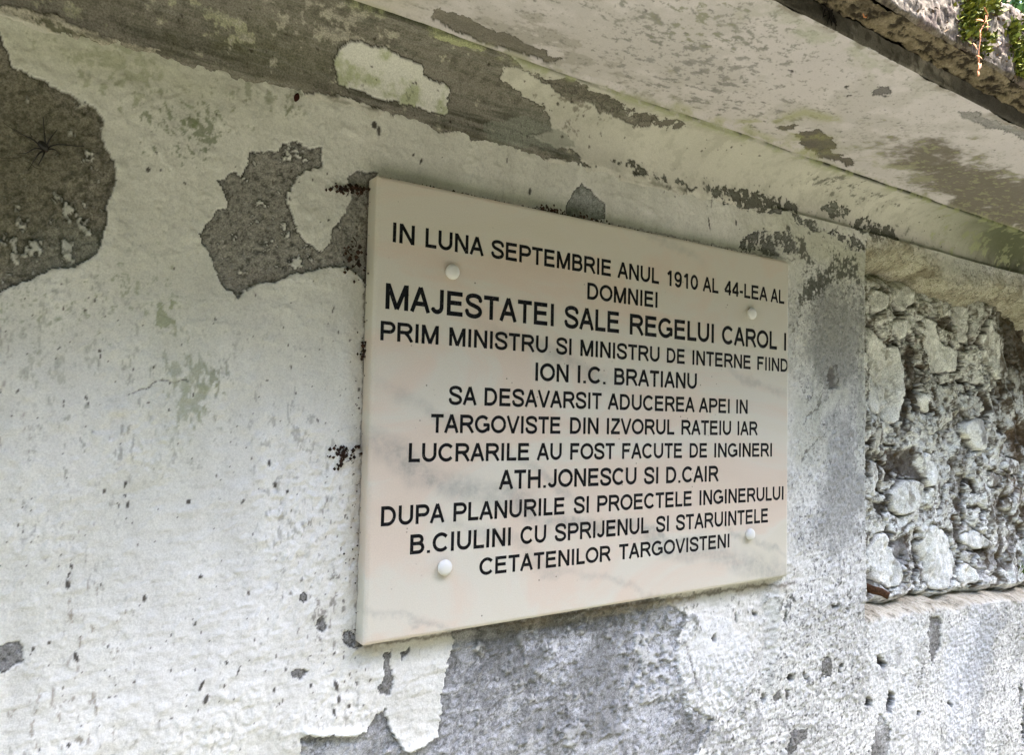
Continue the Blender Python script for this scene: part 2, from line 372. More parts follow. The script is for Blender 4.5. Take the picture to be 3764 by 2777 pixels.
# white patch at right under the plaque
wpm = W.poly([(1476, 1400), (1500, 1350), (1560, 1355), (1610, 1375), (1645, 1430), (1636, 1500), (1600, 1545), (1550, 1575), (1505, 1545), (1482, 1470)], W.warp(5, 351, 45))
W.mix(wpm, (.68, .68, .67), .75); W.mix(wpm*sst(.9, 1.6, nrc), (.3, .3, .3), .5); W.h += wpm*.0012
W.mix(sst(.3, .8, E(1960, 1480, 70, 180, -8) - .1*nmid), (.66, .66, .65), .6)
W.mix(sst(.4, .8, E(2090, 1480, 60, 170, 5) + .1*nmid), (.60, .61, .64), .7)
W.mix(sst(.35, .6, E(2140, 1500, 22, 230, 3) + .08*nmid), (.36, .37, .39), .6)
W.mix(sst(.5, 1.2, fbm(A*30, B*30, 48, 5) - 1.0 + 1.4*E(1450, 1600, 220, 60))*sst(1000, 1200, X)*sst(1350, 1450, Y), (.22, .22, .22), .5)
# strip of darker, speckled plaster right under the plaque
zone(.62*E(1500, 1350, 170, 38, -10) + .5*E(1700, 1320, 26, 60), (.12, .12, .095), nmid*.4+nsp, .7)
zone(.9*E(1702, 1335, 12, 34), (.10, .10, .095), nsp, .8)
# black pits through the plaster at lower right
for x, y, rx, ry, an in [(1922, 1448, 8, 17, -25), (1898, 1537, 9, 12, 0), (1945, 1530, 9, 20, 0), (1941, 1548, 6, 14, 0), (1755, 1480, 5, 10, -20), (1703, 1345+0, 2, 18, 0), (1608, 1348, 2.4, 13, 0), (1560, 1395, 3, 10, 10), (1651, 1345, 5, 6, 0), (1668, 1528, 4, 11, 10), (1722, 1482, 7, 9, 0), (1831, 1460, 3, 12, 5), (1792, 1480, 3, 9, 0), (2078, 1540, 4, 10, 0), (1812, 1325, 7, 6, 0), (1840, 1330, 4, 8, 0), (2008, 1560, 4, 8, 30), (2230, 1520, 4, 30, 0), (2238, 1590, 5, 50, 0)]:
    mk = sst(.30, .62, W.ell(x, y, rx, ry, an, 1.5, wps)); W.h -= mk*.010; W.mix(mk, (.06, .055, .05), .95)
# cracks
cr = [[(280, 865), (300, 855), (320, 850), (345, 832), (362, 830), (385, 836), (410, 832)], [(1740, 930), (1757, 905), (1775, 895), (1785, 870)], [(1790, 850), (1800, 835), (1806, 805), (1815, 800), (1821, 850)],
      [(820, 1108-300), (821, 1109-300)], [(1740, 1010), (1750, 985), (1768, 965), (1790, 950)], [(1700, 1570), (1722, 1590), (1740, 1640)], [(990, 210), (990, 211)],
      [(1530, 1510), (1520, 1490), (1505, 1440), (1495, 1400)], [(1545, 410), (1553, 425), (1556, 440), (1551, 450)]]
for c in cr: m_ = W.line(c, 1.3, wps); W.mix(m_, (.07, .06, .05), .8); W.h -= m_*.0012
mk = W.poly([(1800, 800), (1808, 812), (1812, 838), (1822, 845), (1812, 852), (1800, 852), (1796, 830)], wps); W.h -= mk*.003; W.mix(mk, (.18, .17, .16))
W.mix(W.line([(1788, 905), (1805, 880), (1820, 855), (1842, 862), (1836, 885)], 9, wp), (.62, .62, .56), .7)
# plaster that follows the line where the cove springs: grey scars
for pts in ([(1542, 411), (1570, 403), (1611, 418), (1673, 425), (1708, 429), (1736, 449), (1743, 467), (1708, 467), (1660, 470), (1632, 456), (1604, 449), (1584, 449), (1559, 429)],
            [(1801, 455), (1820, 444), (1850, 452), (1850, 474), (1822, 472), (1798, 463)], [(1795, 505), (1850, 520), (1900, 540), (1960, 565), (1900, 572), (1820, 530)], [(1715, 470), (1760, 484), (1795, 510), (1770, 512), (1722, 486)],
            [(1860, 490), (1888, 480), (1940, 501), (1971, 522), (1964, 536), (1898, 527), (1860, 505)],
            [(1628, 512), (1690, 505), (1720, 518), (1732, 553), (1712, 562), (1612, 545)]):
    mk = W.poly(pts, W.warp(3, 361, 60)); mk = mk*sst(-1.1, -.3, nsp); bare(mk, np.array([.17, .17, .15]), .0010, .4)
# dead moss bits, fly specks and dirt
for i in range(520):
    z = rng.random()
    if z < .17: px, py = rng.normal(770, 60), rng.uniform(380, 1640)
    elif z < .6: px, py = rng.uniform(0, 780), rng.uniform(640, 1650)
    elif z < .75: px, py = rng.uniform(500, 1500), rng.normal(1, 1)*0 + 0
    else: px, py = rng.uniform(0, 1850), rng.uniform(250, 1650)
    if .6 <= z < .75: py = 300 + (px-500)*.21 + rng.uniform(0, 130)
    q = on_z(px, py); r = .00038 + .0008*rng.random()**4
    W.spot(q[0], q[1], r, r*rng.uniform(1, 2.6), rng.uniform(-.5, .5), DARK*(1+rng.random()), .9)
for px, py, r, k in [(588, 1013, .0030, 2), (600, 1060, .003, 2), (218, 768, .0022, 1), (275, 1085, .0022, 1.6), (413, 1098, .0035, 1.3), (438, 1262, .0034, 1), (440, 1500, .003, 3), (450, 1530, .004, 2), (150, 1630, .003, 1), (735, 1502, .004, 3), (740, 1530, .0035, 2), (763, 1545, .0035, 1.3), (730, 1558, .0025, 3), (680, 1500, .003, 1.4), (600, 1510, .0025, 2), (490, 1500, .002, 2), (316, 1310, .003, 2), (148, 1280, .003, 2.3), (150, 1260, .0018, 3), (167, 1440, .003, 3), (280, 1105, .002, 3), (274, 1060, .002, 3), (1110, 350, .002, 3), (1160, 418, .004, 2.2), (1230, 352, .002, 3), (820, 272, .006, 1.3), (830, 285, .004, 2.5), (905, 338, .002, 2), (922, 352, .0022, 3), (1548, 490, .003, 6), (1608, 488, .003, 3), (325, 370, .003, 1.5), (352, 452-80, .0015, 2), (405, 490-90, .0015, 2), (627, 1075, .002, 2), (495, 1450, .0022, 2), (520, 1470, .0018, 4)]:
    q = on_z(px, py); W.spot(q[0], q[1], r*.55, r*k*.55, rng.uniform(-.4, .4), DARK, .92)
# recess with the exposed rubble: the face drops back
nj = fbm(A*22, B*22, 51, 5)
top = .560 + .004*nj - .03*sst(1.15, 1.6, A) + .02*np.sin((A-.95)*14)*sst(.95, 1.05, A); bot = -.100 - .034*(A-.948)/.65 + .0035*nj
inr = sst(.9475, .9500, A + .0012*nfin)*sst(0, .016, B - bot)*sst(.0, .075, top - B)
W.col = W.col*(1-inr[..., None]) + np.array([.17, .14, .10])*inr[..., None]*(1+.25*nmid[..., None])
W.h -= inr*(.078 + .006*nmid + .001*nsp)
ledge = sst(.944, .952, A)*sst(-.012, .0, B-bot)*sst(.034, .010, B-bot)
W.mix(ledge, (.44, .39, .30), .8); W.h += ledge*nsp*.0008; W.h -= sst(.944, .952, A)*sst(-.006, .004, B-bot)*sst(.05, .02, B-bot)*.004
lint = sst(.944, .952, A)*sst(.07, .01, np.abs(B-top+.03))
W.mix(lint, (.40, .37, .26), .7); W.h += lint*(nj*.002 + nsp*.0004); W.mix(lint*sst(.3, 1.4, nmid+.3*nj), (.16, .14, .09), .6)
W.g += (inr+ledge+lint)*.5
sm = np.clip(lint+ledge, 0, 1); W.h = W.h*(1-sm) + box_blur(W.h, 4, 2)*sm
yc = np.where(B > .2, B - inr*.078, B + inr*.078); nL = fbm(A*48, yc*48, 131, 5, .65); W.h += sm*nL*.0014
W.mix(sm*sst(.2, 1.4, nL), (.24, .205, .145), .55); W.mix(sm*sst(.5, 1.4, -nL), (.58, .54, .44), .5); W.mix(sm*sst(1.2, 1.7, fbm(A*150, yc*150, 132, 4, .7)), (.07, .055, .035), .7)
jamb = sst(.006, .0, np.abs(A-.9465))*(B > bot)*(B < .54)
W.mix(jamb, (.60, .60, .55), .5)
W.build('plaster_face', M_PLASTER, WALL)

# ================================================================== CORNICE (cove, soffit, fascia, cap stone)
ca = grid1([(-3.5, -.40, .3, .05), (-.40, 1.72, .00125, .0026), (1.72, 4.5, .05, .4)])
def profile_surf(pts, step, a=ca):
    """extrude a profile (z, y) along the wall; b = arc length"""
    pts = np.array(pts, float); d = np.r_[0, np.cumsum(np.hypot(*np.diff(pts, axis=0).T))]
    b = np.linspace(0, d[-1], int(d[-1]/step)+1)
    z = np.interp(b, d, pts[:, 0]); y = np.interp(b, d, pts[:, 1])
    tz = np.gradient(z, b); ty = np.gradient(y, b); nz, ny = ty, -tz       # outward: towards the room in front / below
    A, B = np.meshgrid(a, b)
    P = np.stack([A, np.broadcast_to(y[:, None], A.shape), np.broadcast_to(z[:, None], A.shape)], -1).copy()
    N = np.zeros(P.shape); l = np.hypot(nz, ny)[:, None]; N[..., 1] = (ny[:, None]/l); N[..., 2] = (nz[:, None]/l)
    return Surf(a, b, P, N)
th = np.linspace(0, math.pi/2, 14)
cove = [(-.0235, .572), (-.0195, .576), (-.0165, .580)] + [(-.016 + .064*(1-math.cos(t)), .583 + .064*math.sin(t)) for t in th] + [(.0505, .652), (.0525, .6535)]
C = profile_surf(cove, .00145); X, Y = C.X, C.Y; A, B = C.A, C.B
n1 = fbm(A*12, B*12, 61, 5); n2 = fbm(A*110, B*110, 62, 4, .65); n3 = fbms(A*10, B*190, 63, 4, .6); n4 = fbm(A*45, B*45, 64, 5, .6); n5 = fbms(A*30, B*90, 65, 4)
C.col[:] = (.56, .535, .475); C.col *= (1+.04*n1)[..., None]; C.g += .2; C.mix(sst(-.4, 1.6, n4+.5*n2), (.36, .345, .29), .4)
C.h += n1*.0008 + n2*.00012
cw = C.warp(3.0, 401, 60)
bandm = C.poly([(-400, -200), (-400, 20), (0, 22), (60, 42), (130, 60), (190, 95), (242, 128), (330, 130), (420, 160), (520, 190), (640, 211), (700, 205), (800, 225), (900, 270), (956, 283), (1077, 318), (1200, 350), (1290, 365), (1262, 330), (1150, 300), (1210, 290), (1200, 245), (1130, 200), (1098, 166), (1110, 148), (1260, 190), (1340, 215), (1371, 249), (1430, 249), (1426, 281), (1380, 273), (1302, 240), (1226, 207), (1150, 160), (1120, 120), (1060, 96), (1010, 66), (935, 54), (860, 22), (800, -10), (700, -200)], cw)
band = np.clip(bandm, 0, 1)
base = np.array([.205, .188, .16])
C.mix(band, base); C.h -= band*.0015; C.g += band*.5
C.mix(band*sst(-.3, 1.2, n3), (.125, .12, .09), .55); C.mix(band*sst(.9, 1.8, n3*.7+n2*.7), (.27, .25, .22), .5)
C.mix(band*sst(.7, 1.5, n2), (.25, .23, .2), .35); C.mix(band*sst(.8, 1.5, -n2), (.07, .065, .05), .4)
C.mix(band*np.clip(C.ell(480, 70, 330, 60, 16), 0, 1)*sst(-.9, .7, n1), (.11, .112, .06), .55)
C.mix(band*sst(.9, 1.3, n4*.6+n2*.55 + 1.5*C.ell(480, 40, 120, 25, 14) + 1.3*C.ell(250, 60, 160, 16, 18) - .55), (.40, .40, .27), .7)
C.mix(band*sst(.7, 1.1, n4*.6+n2*.6 - .8 + 1.6*C.ell(700, 25, 170, 35, 14) + 1.0*C.ell(650, 60, 90, 18)), (.42, .39, .33), .7)
C.mix(band*sst(.2, .9, C.ell(1290, 350, 110, 14, 14) + .2*n5), (.10, .105, .085), .8)
C.mix(band*C.ell(1150, 290, 70, 30), (.24, .26, .22), .5)
C.mix(inner_edge(band, 1)*sst(-.8, .4, n4), (.04, .036, .03), .75)
ls = C.poly([(-400, -60), (-60, 4), (40, 14), (110, 34), (160, 52), (215, 78), (262, 96), (350, 112), (300, 128), (245, 122), (170, 90), (120, 66), (60, 44), (0, 24), (-400, -40)], C.warp(4, 431, 60)); C.mix(ls, (.50, .46, .38), .85); C.h += ls*.0015
fl = C.poly([(70, 46), (110, 48), (150, 66), (185, 82), (225, 98), (250, 118), (235, 126), (200, 116), (165, 118), (140, 92), (100, 66)], C.warp(6, 432, 50))*sst(-1.0, 0, n2); C.mix(fl, (.10, .10, .06), .85); C.h -= fl*.0015
stk = C.ell(560, 150, 300, 30, 17)+C.ell(1050, 260, 160, 30, 17)
C.mix(band*stk*sst(.0, 1.3, n3*1.0+.3*n2), (.055, .055, .04), .75)
C.mix(band*sst(.5, 1.4, fbms(A*18, B*260, 66, 3, .7)), (.24, .23, .20), .45)
# band between streaks: light upper patch
PATCH = [(731, 131), (745, 107), (762, 89), (787, 88), (811, 102), (845, 107), (887, 128), (921, 145), (928, 166), (949, 178), (973, 183), (984, 194), (978, 225), (980, 242), (973, 249), (935, 242), (887, 225), (835, 216), (783, 197), (742, 183), (735, 156)]
pm = C.poly(PATCH, C.warp(1.4, 411, 120)); C.mix(pm, PAINT*.97); C.h += pm*.0028; C.g -= pm*.4; C.mix(outer_edge(pm, 1), (.035, .032, .025), .85)
C.mix(pm*sst(.35, 1.2, C.ell(850, 190, 120, 35, 20) + .35*n4 + .15*n2), (.34, .37, .20), .75)
P2 = [(950, 78), (975, 72), (1020, 82), (1068, 100), (1058, 112), (1030, 108), (990, 98), (960, 92)]
pm2 = C.poly(P2, C.warp(1.4, 415, 120)); C.mix(pm2, (.42, .42, .27)); C.h += pm2*.002
gch = C.poly([(1062, 270), (1150, 255), (1240, 290), (1260, 320), (1180, 320), (1070, 315)], cw); C.mix(gch, (.24, .25, .21), .6)
# grey scars in the painted length
mk = C.poly([(1180, 165), (1240, 172), (1290, 200), (1340, 215), (1390, 245), (1432, 250), (1490, 262), (1492, 275), (1440, 275), (1390, 262), (1330, 240), (1270, 220), (1210, 190)], C.warp(5, 421, 45))*sst(-1.2, -.4, n2+.5*n4); C.mix(mk, (.17, .155, .13)); C.h -= mk*.001; C.mix(inner_edge(mk, 1), (.06, .055, .045), .7)
zc = lambda cov, col, n, k=.8: C.mix(sst(2.1-3.2*cov, 3.0-3.2*cov, n)*(cov > .02), col, k)
zc(.5*C.ell(1250, 240, 130, 35, 20), (.20, .18, .15), n2)
zc(.45*C.ell(1850, 420, 60, 20, 20)+.45*C.ell(1960, 440, 60, 16, 20)+.4*C.ell(1760, 400, 60, 16), (.16, .155, .13), n2+.3*n4)
zc(.7*C.ell(1560, 420, 110, 14, 16)+.6*C.ell(1900, 500, 90, 16, 16), (.13, .13, .11), n2+.3*n4)
C.mix(sst(1950, 2239, X)*.8 + 0*X, (.28, .29, .19), .8)
C.mix(C.ell(2215, 540, 90, 80, 0, 1.5), (.055, .058, .032), .9)
zc(sst(2000, 2150, X)*.42, (.42, .44, .26), n4+.4*n2)
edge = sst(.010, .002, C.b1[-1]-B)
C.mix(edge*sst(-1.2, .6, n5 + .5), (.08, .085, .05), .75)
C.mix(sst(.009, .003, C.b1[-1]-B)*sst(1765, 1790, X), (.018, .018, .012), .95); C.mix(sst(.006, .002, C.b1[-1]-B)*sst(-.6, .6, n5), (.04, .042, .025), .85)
C.mix(sst(1960, 2200, X)*sst(.0, .05, B-.02), (.13, .14, .08), .6)
C.mix(sst(.022, .006, C.b1[-1]-B)*sst(-.6, 1.4, n4), (.36, .38, .20), .6)
ck = [[(1302, 30), (1318, 60), (1322, 74)], [(700, 110), (716, 90), (712, 60)]]
for i in range(16):
    x0 = rng.uniform(150, 1200); y0 = 40+(x0-150)*.19+rng.uniform(-10, 60)
    m_ = C.line([(x0, y0), (x0+rng.uniform(-6, 6), y0+14), (x0+rng.uniform(-8, 8), y0+30)], .9, cw); C.mix(m_, (.05, .045, .035), .6)
for pts in ([(1542, 411), (1570, 403), (1611, 415), (1673, 422), (1708, 429), (1736, 449), (1748, 472), (1708, 470), (1660, 472), (1632, 458), (1604, 449), (1584, 449), (1559, 429)],
            [(1332, 352), (1372, 346), (1400, 360), (1424, 372), (1420, 382), (1380, 376), (1350, 362)], [(1366, 372), (1392, 378), (1384, 386)], [(1424, 374), (1470, 395), (1530, 412), (1528, 420), (1470, 404)],
            [(1801, 452), (1820, 442), (1852, 448), (1862, 470), (1850, 478), (1822, 474), (1798, 463)], [(1715, 470), (1760, 484), (1795, 510), (1770, 512), (1722, 486)],
            [(1855, 486), (1888, 478), (1940, 496), (1971, 518), (1966, 538), (1898, 530), (1860, 508)], [(1795, 505), (1850, 520), (1900, 540), (1960, 565), (1900, 570), (1820, 530)]):
    mk = C.poly(pts, C.warp(3.5, 441, 60))*sst(-1.2, -.4, n2+.4*n4); C.mix(mk, (.125, .122, .10)); C.h -= mk*.0014; C.g += mk*.5; C.mix(mk*sst(.4, 1.2, n3), (.24, .25, .22), .5); C.mix(inner_edge(mk, 1), (.03, .03, .022), .75)
edge0 = sst(.006, .0, np.abs(B-.006-.002*n4)); C.mix(edge0*sst(-.5, .8, n5)*(X < 1500), (.08, .075, .05), .6)
C.h += sst(.016, .006, B)*n4*.0012
for i in range(160):
    a0, b0 = rng.uniform(-.35, 1.4), rng.uniform(.005, .1); r = .0006+.0012*rng.random()**2; C.spot(a0, b0, r, r*1.5, rng.uniform(0, 3), DARK, .85)
C.build('cove_moulding', M_PLASTER, WALL, flip=True)

# soffit: groove, bead, then the flat underside
sof = [(.0525, .6560), (.0545, .6555), (.0565, .6480), (.0600, .6462), (.0640, .6468), (.0665, .6505), (.0700, .6510), (.2975, .6510)]
Z = profile_surf(sof, .0017); X, Y = Z.X, Z.Y; A, B = Z.A, Z.B
n1 = fbm(A*9, B*9, 71, 5); n2 = fbm(A*75, B*150, 72, 4, .6); n3 = fbm(A*160, B*230, 73, 3, .7); n4 = fbm(A*30, B*45, 74, 5, .6)
Z.col[:] = (.60, .555, .56); Z.col *= (1+.035*n1)[..., None]; Z.g += .15; Z.mix(sst(-.3, 1.6, n1+.5*n4), (.42, .395, .375), .5); Z.mix(sst(1.3, 1.9, n3+.3*n4), (.30, .28, .26), .5)
Z.h += n1*.0007 + n3*.00008
def zs(cov, col, n, k=.8, dh=0):
    t = 2.5-3.3*np.clip(cov, 0, 1); m = sst(t-.25, t+.25, n)*(cov > .02); Z.mix(m, col, k); Z.h += m*dh
zs(.62*Z.ell(1240, 130, 260, 55, 18)+.45*Z.ell(1150, 60, 200, 40, 18), (.38, .35, .32), n4+.5*n2, .7)
zs(.58*Z.ell(1500, 120, 210, 110, 22), (.27, .26, .25), n2, .75, -.0003)
zs(.55*Z.ell(1480, 40, 260, 50, 8), (.30, .29, .26), n2+.3*n4, .7)
zs(.45*Z.ell(1650, 210, 160, 60, 20), (.30, .28, .27), n2, .7)
zs(.30*Z.ell(1800, 120, 200, 120, 20), (.42, .40, .38), n3, .6)
zs((.50*Z.ell(1520, 110, 260, 130, 22)+.38*Z.ell(1200, 60, 260, 80, 22))*sst(-.9, .6, n4), (.24, .23, .22), n3*.8+n2*.4, .6)
zs(.40*Z.ell(1650, 60, 250, 80, 22), (.28, .27, .25), n3, .7)
Z.mix(Z.ell(1830, 95, 190, 26, 27)*sst(-1, .6, n4), (.42, .43, .34), .7)
zs(.5*Z.ell(1520, 40, 60, 60), (.30, .30, .20), n2, .5)
zw = Z.warp(2.2, 501, 70)
SG = [([(1905, 205), (1917, 192), (1945, 190), (1952, 203), (1930, 208), (1950, 208), (1938, 213), (1915, 208)], (.17, .16, .155)),
      ([(1850, 186), (1860, 183), (1856, 189), (1849, 190)], (.14, .13, .12)), ([(1846, 209), (1858, 207), (1856, 212)], (.14, .13, .12)), ([(1724, 157), (1735, 158), (1731, 162)], (.15, .14, .13)),
      ([(1695, 275), (1745, 273), (1748, 279), (1720, 285), (1700, 284)], (.14, .125, .10)),
      ([(1748, 287), (1795, 284), (1812, 297), (1834, 312), (1815, 330), (1782, 332), (1760, 325), (1748, 310), (1735, 292)], (.125, .11, .09)),
      ([(1780, 332), (1812, 328), (1868, 350), (1868, 362), (1850, 366), (1838, 352), (1812, 345), (1785, 342)], (.13, .115, .095)),
      ([(2088, 243), (2130, 245), (2170, 262), (2300, 300), (2300, 345), (2210, 290), (2160, 282), (2140, 270), (2100, 260)], (.27, .26, .255)),
      ([(950, 18), (1000, 30), (1060, 55), (1120, 75), (1160, 100), (1235, 130), (1215, 140), (1130, 115), (1060, 98), (990, 62), (945, 44)], (.17, .155, .13))]
for pts, c in SG:
    mk = Z.poly(pts, zw); Z.mix(mk, c, .95); Z.h -= mk*.0014; Z.mix(inner_edge(mk, 1), np.array(c)*.4, .7); Z.g += mk*.4; Z.mix(mk*sst(.6, 1.4, n2), np.array(c)*1.6, .4)
yl = Z.line([(1620, 270), (1700, 262), (1760, 245), (1830, 262)], 10)+Z.ell(1760, 300, 60, 22, 20)+.8*Z.line([(1480, 232), (1600, 275), (1780, 340)], 9)
Z.mix(np.clip(yl, 0, 1)*sst(-1.4, .8, n4), (.36, .36, .17), .65)
stain = sst(.25, .75, Z.ell(2160, 420, 250, 72, 22, 1.6) + .10*n4 + .05*n2)
Z.mix(stain, (.135, .115, .08), .85); Z.mix(stain*sst(.8, 1.5, n2+.3*n4), (.36, .36, .22), .6)
Z.mix(sst(.35, .9, .9*Z.ell(1960, 370, 120, 18, 22) + .2*n4), (.40, .39, .27), .6)
gro = sst(.006, .0, B)
Z.mix(gro, (.06, .06, .04), .85)
bead = sst(.024, .012, B)*sst(-.2, .9, n4)*(1+0*B); Z.mix(bead, (.36, .36, .22), .6)
Z.mix(sst(1000, 800, X), (.50, .46, .38), .6)
Z.mix(sst(.012, .0, Z.b1[-1]-B)*sst(-.3, 1, n4), (.25, .22, .18), .7)
Z.h += sst(.02, 0, Z.b1[-1]-B)*n4*.001
for i in range(140):
    a0, b0 = rng.uniform(0, 1.5), rng.uniform(.02, .24); r = .0007+.0014*rng.random()**2; Z.spot(a0, b0, r*1.8, r*.8, rng.uniform(-.4, .4), (.16, .15, .14), .8)
Z.build('soffit', M_PLASTER, WALL, flip=True)

# fascia above the soffit's outer edge
Fz = profile_surf([(.2975, .6512), (.2990, .6530), (.2985, .6715)], .0020); X, Y, A, B = Fz.X, Fz.Y, Fz.A, Fz.B
n2 = fbm(A*90, B*90, 81, 4, .65); n4 = fbm(A*30, B*30, 82, 5, .6)
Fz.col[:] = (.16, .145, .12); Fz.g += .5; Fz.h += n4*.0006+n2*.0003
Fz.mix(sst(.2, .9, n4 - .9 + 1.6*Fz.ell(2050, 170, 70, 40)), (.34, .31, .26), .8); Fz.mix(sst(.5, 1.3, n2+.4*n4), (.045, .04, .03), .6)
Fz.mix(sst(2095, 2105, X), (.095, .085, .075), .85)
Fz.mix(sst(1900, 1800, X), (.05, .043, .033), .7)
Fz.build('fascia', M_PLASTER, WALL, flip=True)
# cap stone: rough underside, front, top
CAPZ, CAPY0, CAPY1 = .338, .6715, .762
U = profile_surf([(.2985, .6718), (.334, .6718)], .0018); X, Y, A, B = U.X, U.Y, U.A, U.B
n2 = fbm(A*60, B*120, 91, 5, .68); n4 = fbm(A*22, B*30, 92, 5, .6); n5 = fbms(A*40, B*140, 93, 4)
rdg = 1-np.abs(n5)
U.col[:] = (.19, .155, .10); U.g += .7; U.h += n4*.0016 + n2*.0011 + rdg*.0006
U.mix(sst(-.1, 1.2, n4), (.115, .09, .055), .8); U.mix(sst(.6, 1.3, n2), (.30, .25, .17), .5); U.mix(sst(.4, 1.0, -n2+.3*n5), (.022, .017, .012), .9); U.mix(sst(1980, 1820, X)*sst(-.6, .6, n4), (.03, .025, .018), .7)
CAP = empty('capstone_slab', (.6, -.34, .67), None)
bpy.data.objects.remove(CAP)
U.build('cap_stone_underside', M_CAP, WALL, flip=True)
G = profile_surf([(.334, .6718), (.3385, .6745), (.3385, .7575), (.334, .7625), (.31, .7645), (-.25, .775)], .0022); X, Y, A, B = G.X, G.Y, G.A, G.B
n1 = fbm(A*10, B*10, 96, 4); n2 = fbm(A*120, B*100, 97, 5, .7); n4 = fbm(A*32, B*32, 98, 5, .6)
G.col[:] = (.17, .142, .112); G.g += .8; G.h += n4*.0012 + n2*.0004 + n1*.001
G.mix(sst(.2, 1.1, n2), (.25, .215, .175), .5); G.mix(sst(.5, 1.2, -n2), (.05, .04, .038), .75); G.mix(sst(.8, 1.5, n4-.2), (.14, .10, .085), .6)
G.build('cap_stone_front', M_CAP, WALL, flip=True)
# moss patches: density field on the cap's front, used for the moss blades below
def moss_density(px, py):
    d = 0
    for cx, cy, rx, ry in [(2110, 28, 13, 44), (2104, 74, 9, 14), (2122, 70, 14, 16), (2138, 22, 12, 22), (2158, 86, 10, 8), (2150, 108, 7, 10), (2168, 12, 9, 16), (2208, 78, 9, 30), (2222, 130, 8, 34), (2236, 100, 8, 60), (2228, 165, 8, 10)]:
        d = max(d, math.exp(-(((px-cx)/rx)**2+((py-cy)/ry)**2)))
    return d
def leaf_cloud(name, pts, size, colr, parent=None, up=None, quad=True, spread=1.0):
    """many small two-triangle leaves"""
    r = np.random.default_rng(len(pts)); n = len(pts); pts = np.asarray(pts)
    d = r.normal(size=(n, 3)); 
    if up is not None: d = d*spread + np.asarray(up)
    d /= np.linalg.norm(d, axis=1)[:, None]; e = np.cross(d, r.normal(size=(n, 3))); e /= np.linalg.norm(e, axis=1)[:, None]
    sz = (size*(.5+r.random(n)))[:, None]; q = d*sz; s = e*sz*.32; b = np.cross(d, e)*sz*.25
    V = np.stack([pts, pts+q*.5+s, pts+q+b, pts+q*.5-s], 1).reshape(-1, 3); Fc = np.arange(4*n).reshape(n, 4)
    o = mesh_obj(name, V, Fc, None, parent, smooth=False); 
    return o
def leaf_mat(name, c0, c1, trans=.25, scale=60):
    m = mat(name, c0, .75, .2); b = m.node_tree.nodes['Principled BSDF']
    g = node(m, 'ShaderNodeNewGeometry'); rp = node(m, 'ShaderNodeValToRGB'); L(m, g.outputs['Random Per Island'], rp.inputs[0])
    rp.color_ramp.elements[0].color = (*c0, 1); rp.color_ramp.elements[1].color = (*c1, 1); L(m, rp.outputs[0], b.inputs['Base Color'])
    b.inputs['Subsurface Weight'].default_value = 0; b.inputs['Transmission Weight'].default_value = 0
    return m
M_MOSS = leaf_mat('moss_green', (.022, .034, .005), (.24, .25, .03)); M_DRY = leaf_mat('dry_moss', (.05, .032, .015), (.22, .15, .09))
pts, dry = [], []
while len(pts) < 5200:
    a, y = rng.uniform(.42, 1.6), rng.uniform(.6725, .762); px, py = project(np.array([a, y, .3385]))
    d = moss_density(px, py) if px < 2300 else (.5 if (math.sin(a*31)+math.sin(a*73+y*90)) > .9 else .02)
    if rng.random() < d**1.3: pts.append((a, -(.3385+rng.uniform(-.001, .005)), y))
    elif rng.random() < .12*d+.008: dry.append((a, -(.3385+rng.uniform(-.001, .003)), y))
o = leaf_cloud('moss', pts, .0065, None, None, (0, -.8, .3)); o.data.materials.append(M_MOSS)
tag(o, 'bright green moss cushions growing on the sunlit front of the cap stone', 'moss', kind='stuff')
o = leaf_cloud('dry_moss', dry, .006, None, None, (0, -.4, -.5)); o.data.materials.append(M_DRY)
tag(o, 'brown dried moss and lichen shreds among the green moss on the cap stone', 'moss', kind='stuff')

# ================================================================== RUBBLE in the recess: each stone an object
sa = grid1([(.945, 1.72, .0024, .0034)]); sb = grid1([(-.150, .566, .0019, .0019)])
A, B = np.meshgrid(sa, sb)
P = np.stack([A, B, np.full(A.shape, -.050)], -1); N = np.zeros(P.shape); N[..., 2] = 1
R_ = Surf(sa, sb, P, N); X, Y = R_.X, R_.Y
wx = fbm(A*14, B*14, 101, 4)*.020; wy = fbm(A*14+9, B*14, 102, 4)*.016
f1, f2, cid = worley((A+wx)*10.5+3.3, (B+wy)*6.0+7.7, 103)
cr = f2-f1
nA = fbm(A*16, B*9, 111, 5, .6); nB = fbm(A*60, B*42, 112, 5, .65); nC = fbm(A*150, B*120, 113, 4, .7); nD = fbms(A*26, B*7, 114, 4, .6)
ridge = 1-np.abs(nB)
q3 = lambda pts, y0: [(1858.4+x*.17006, y0+y*.17006) for x, y in pts]
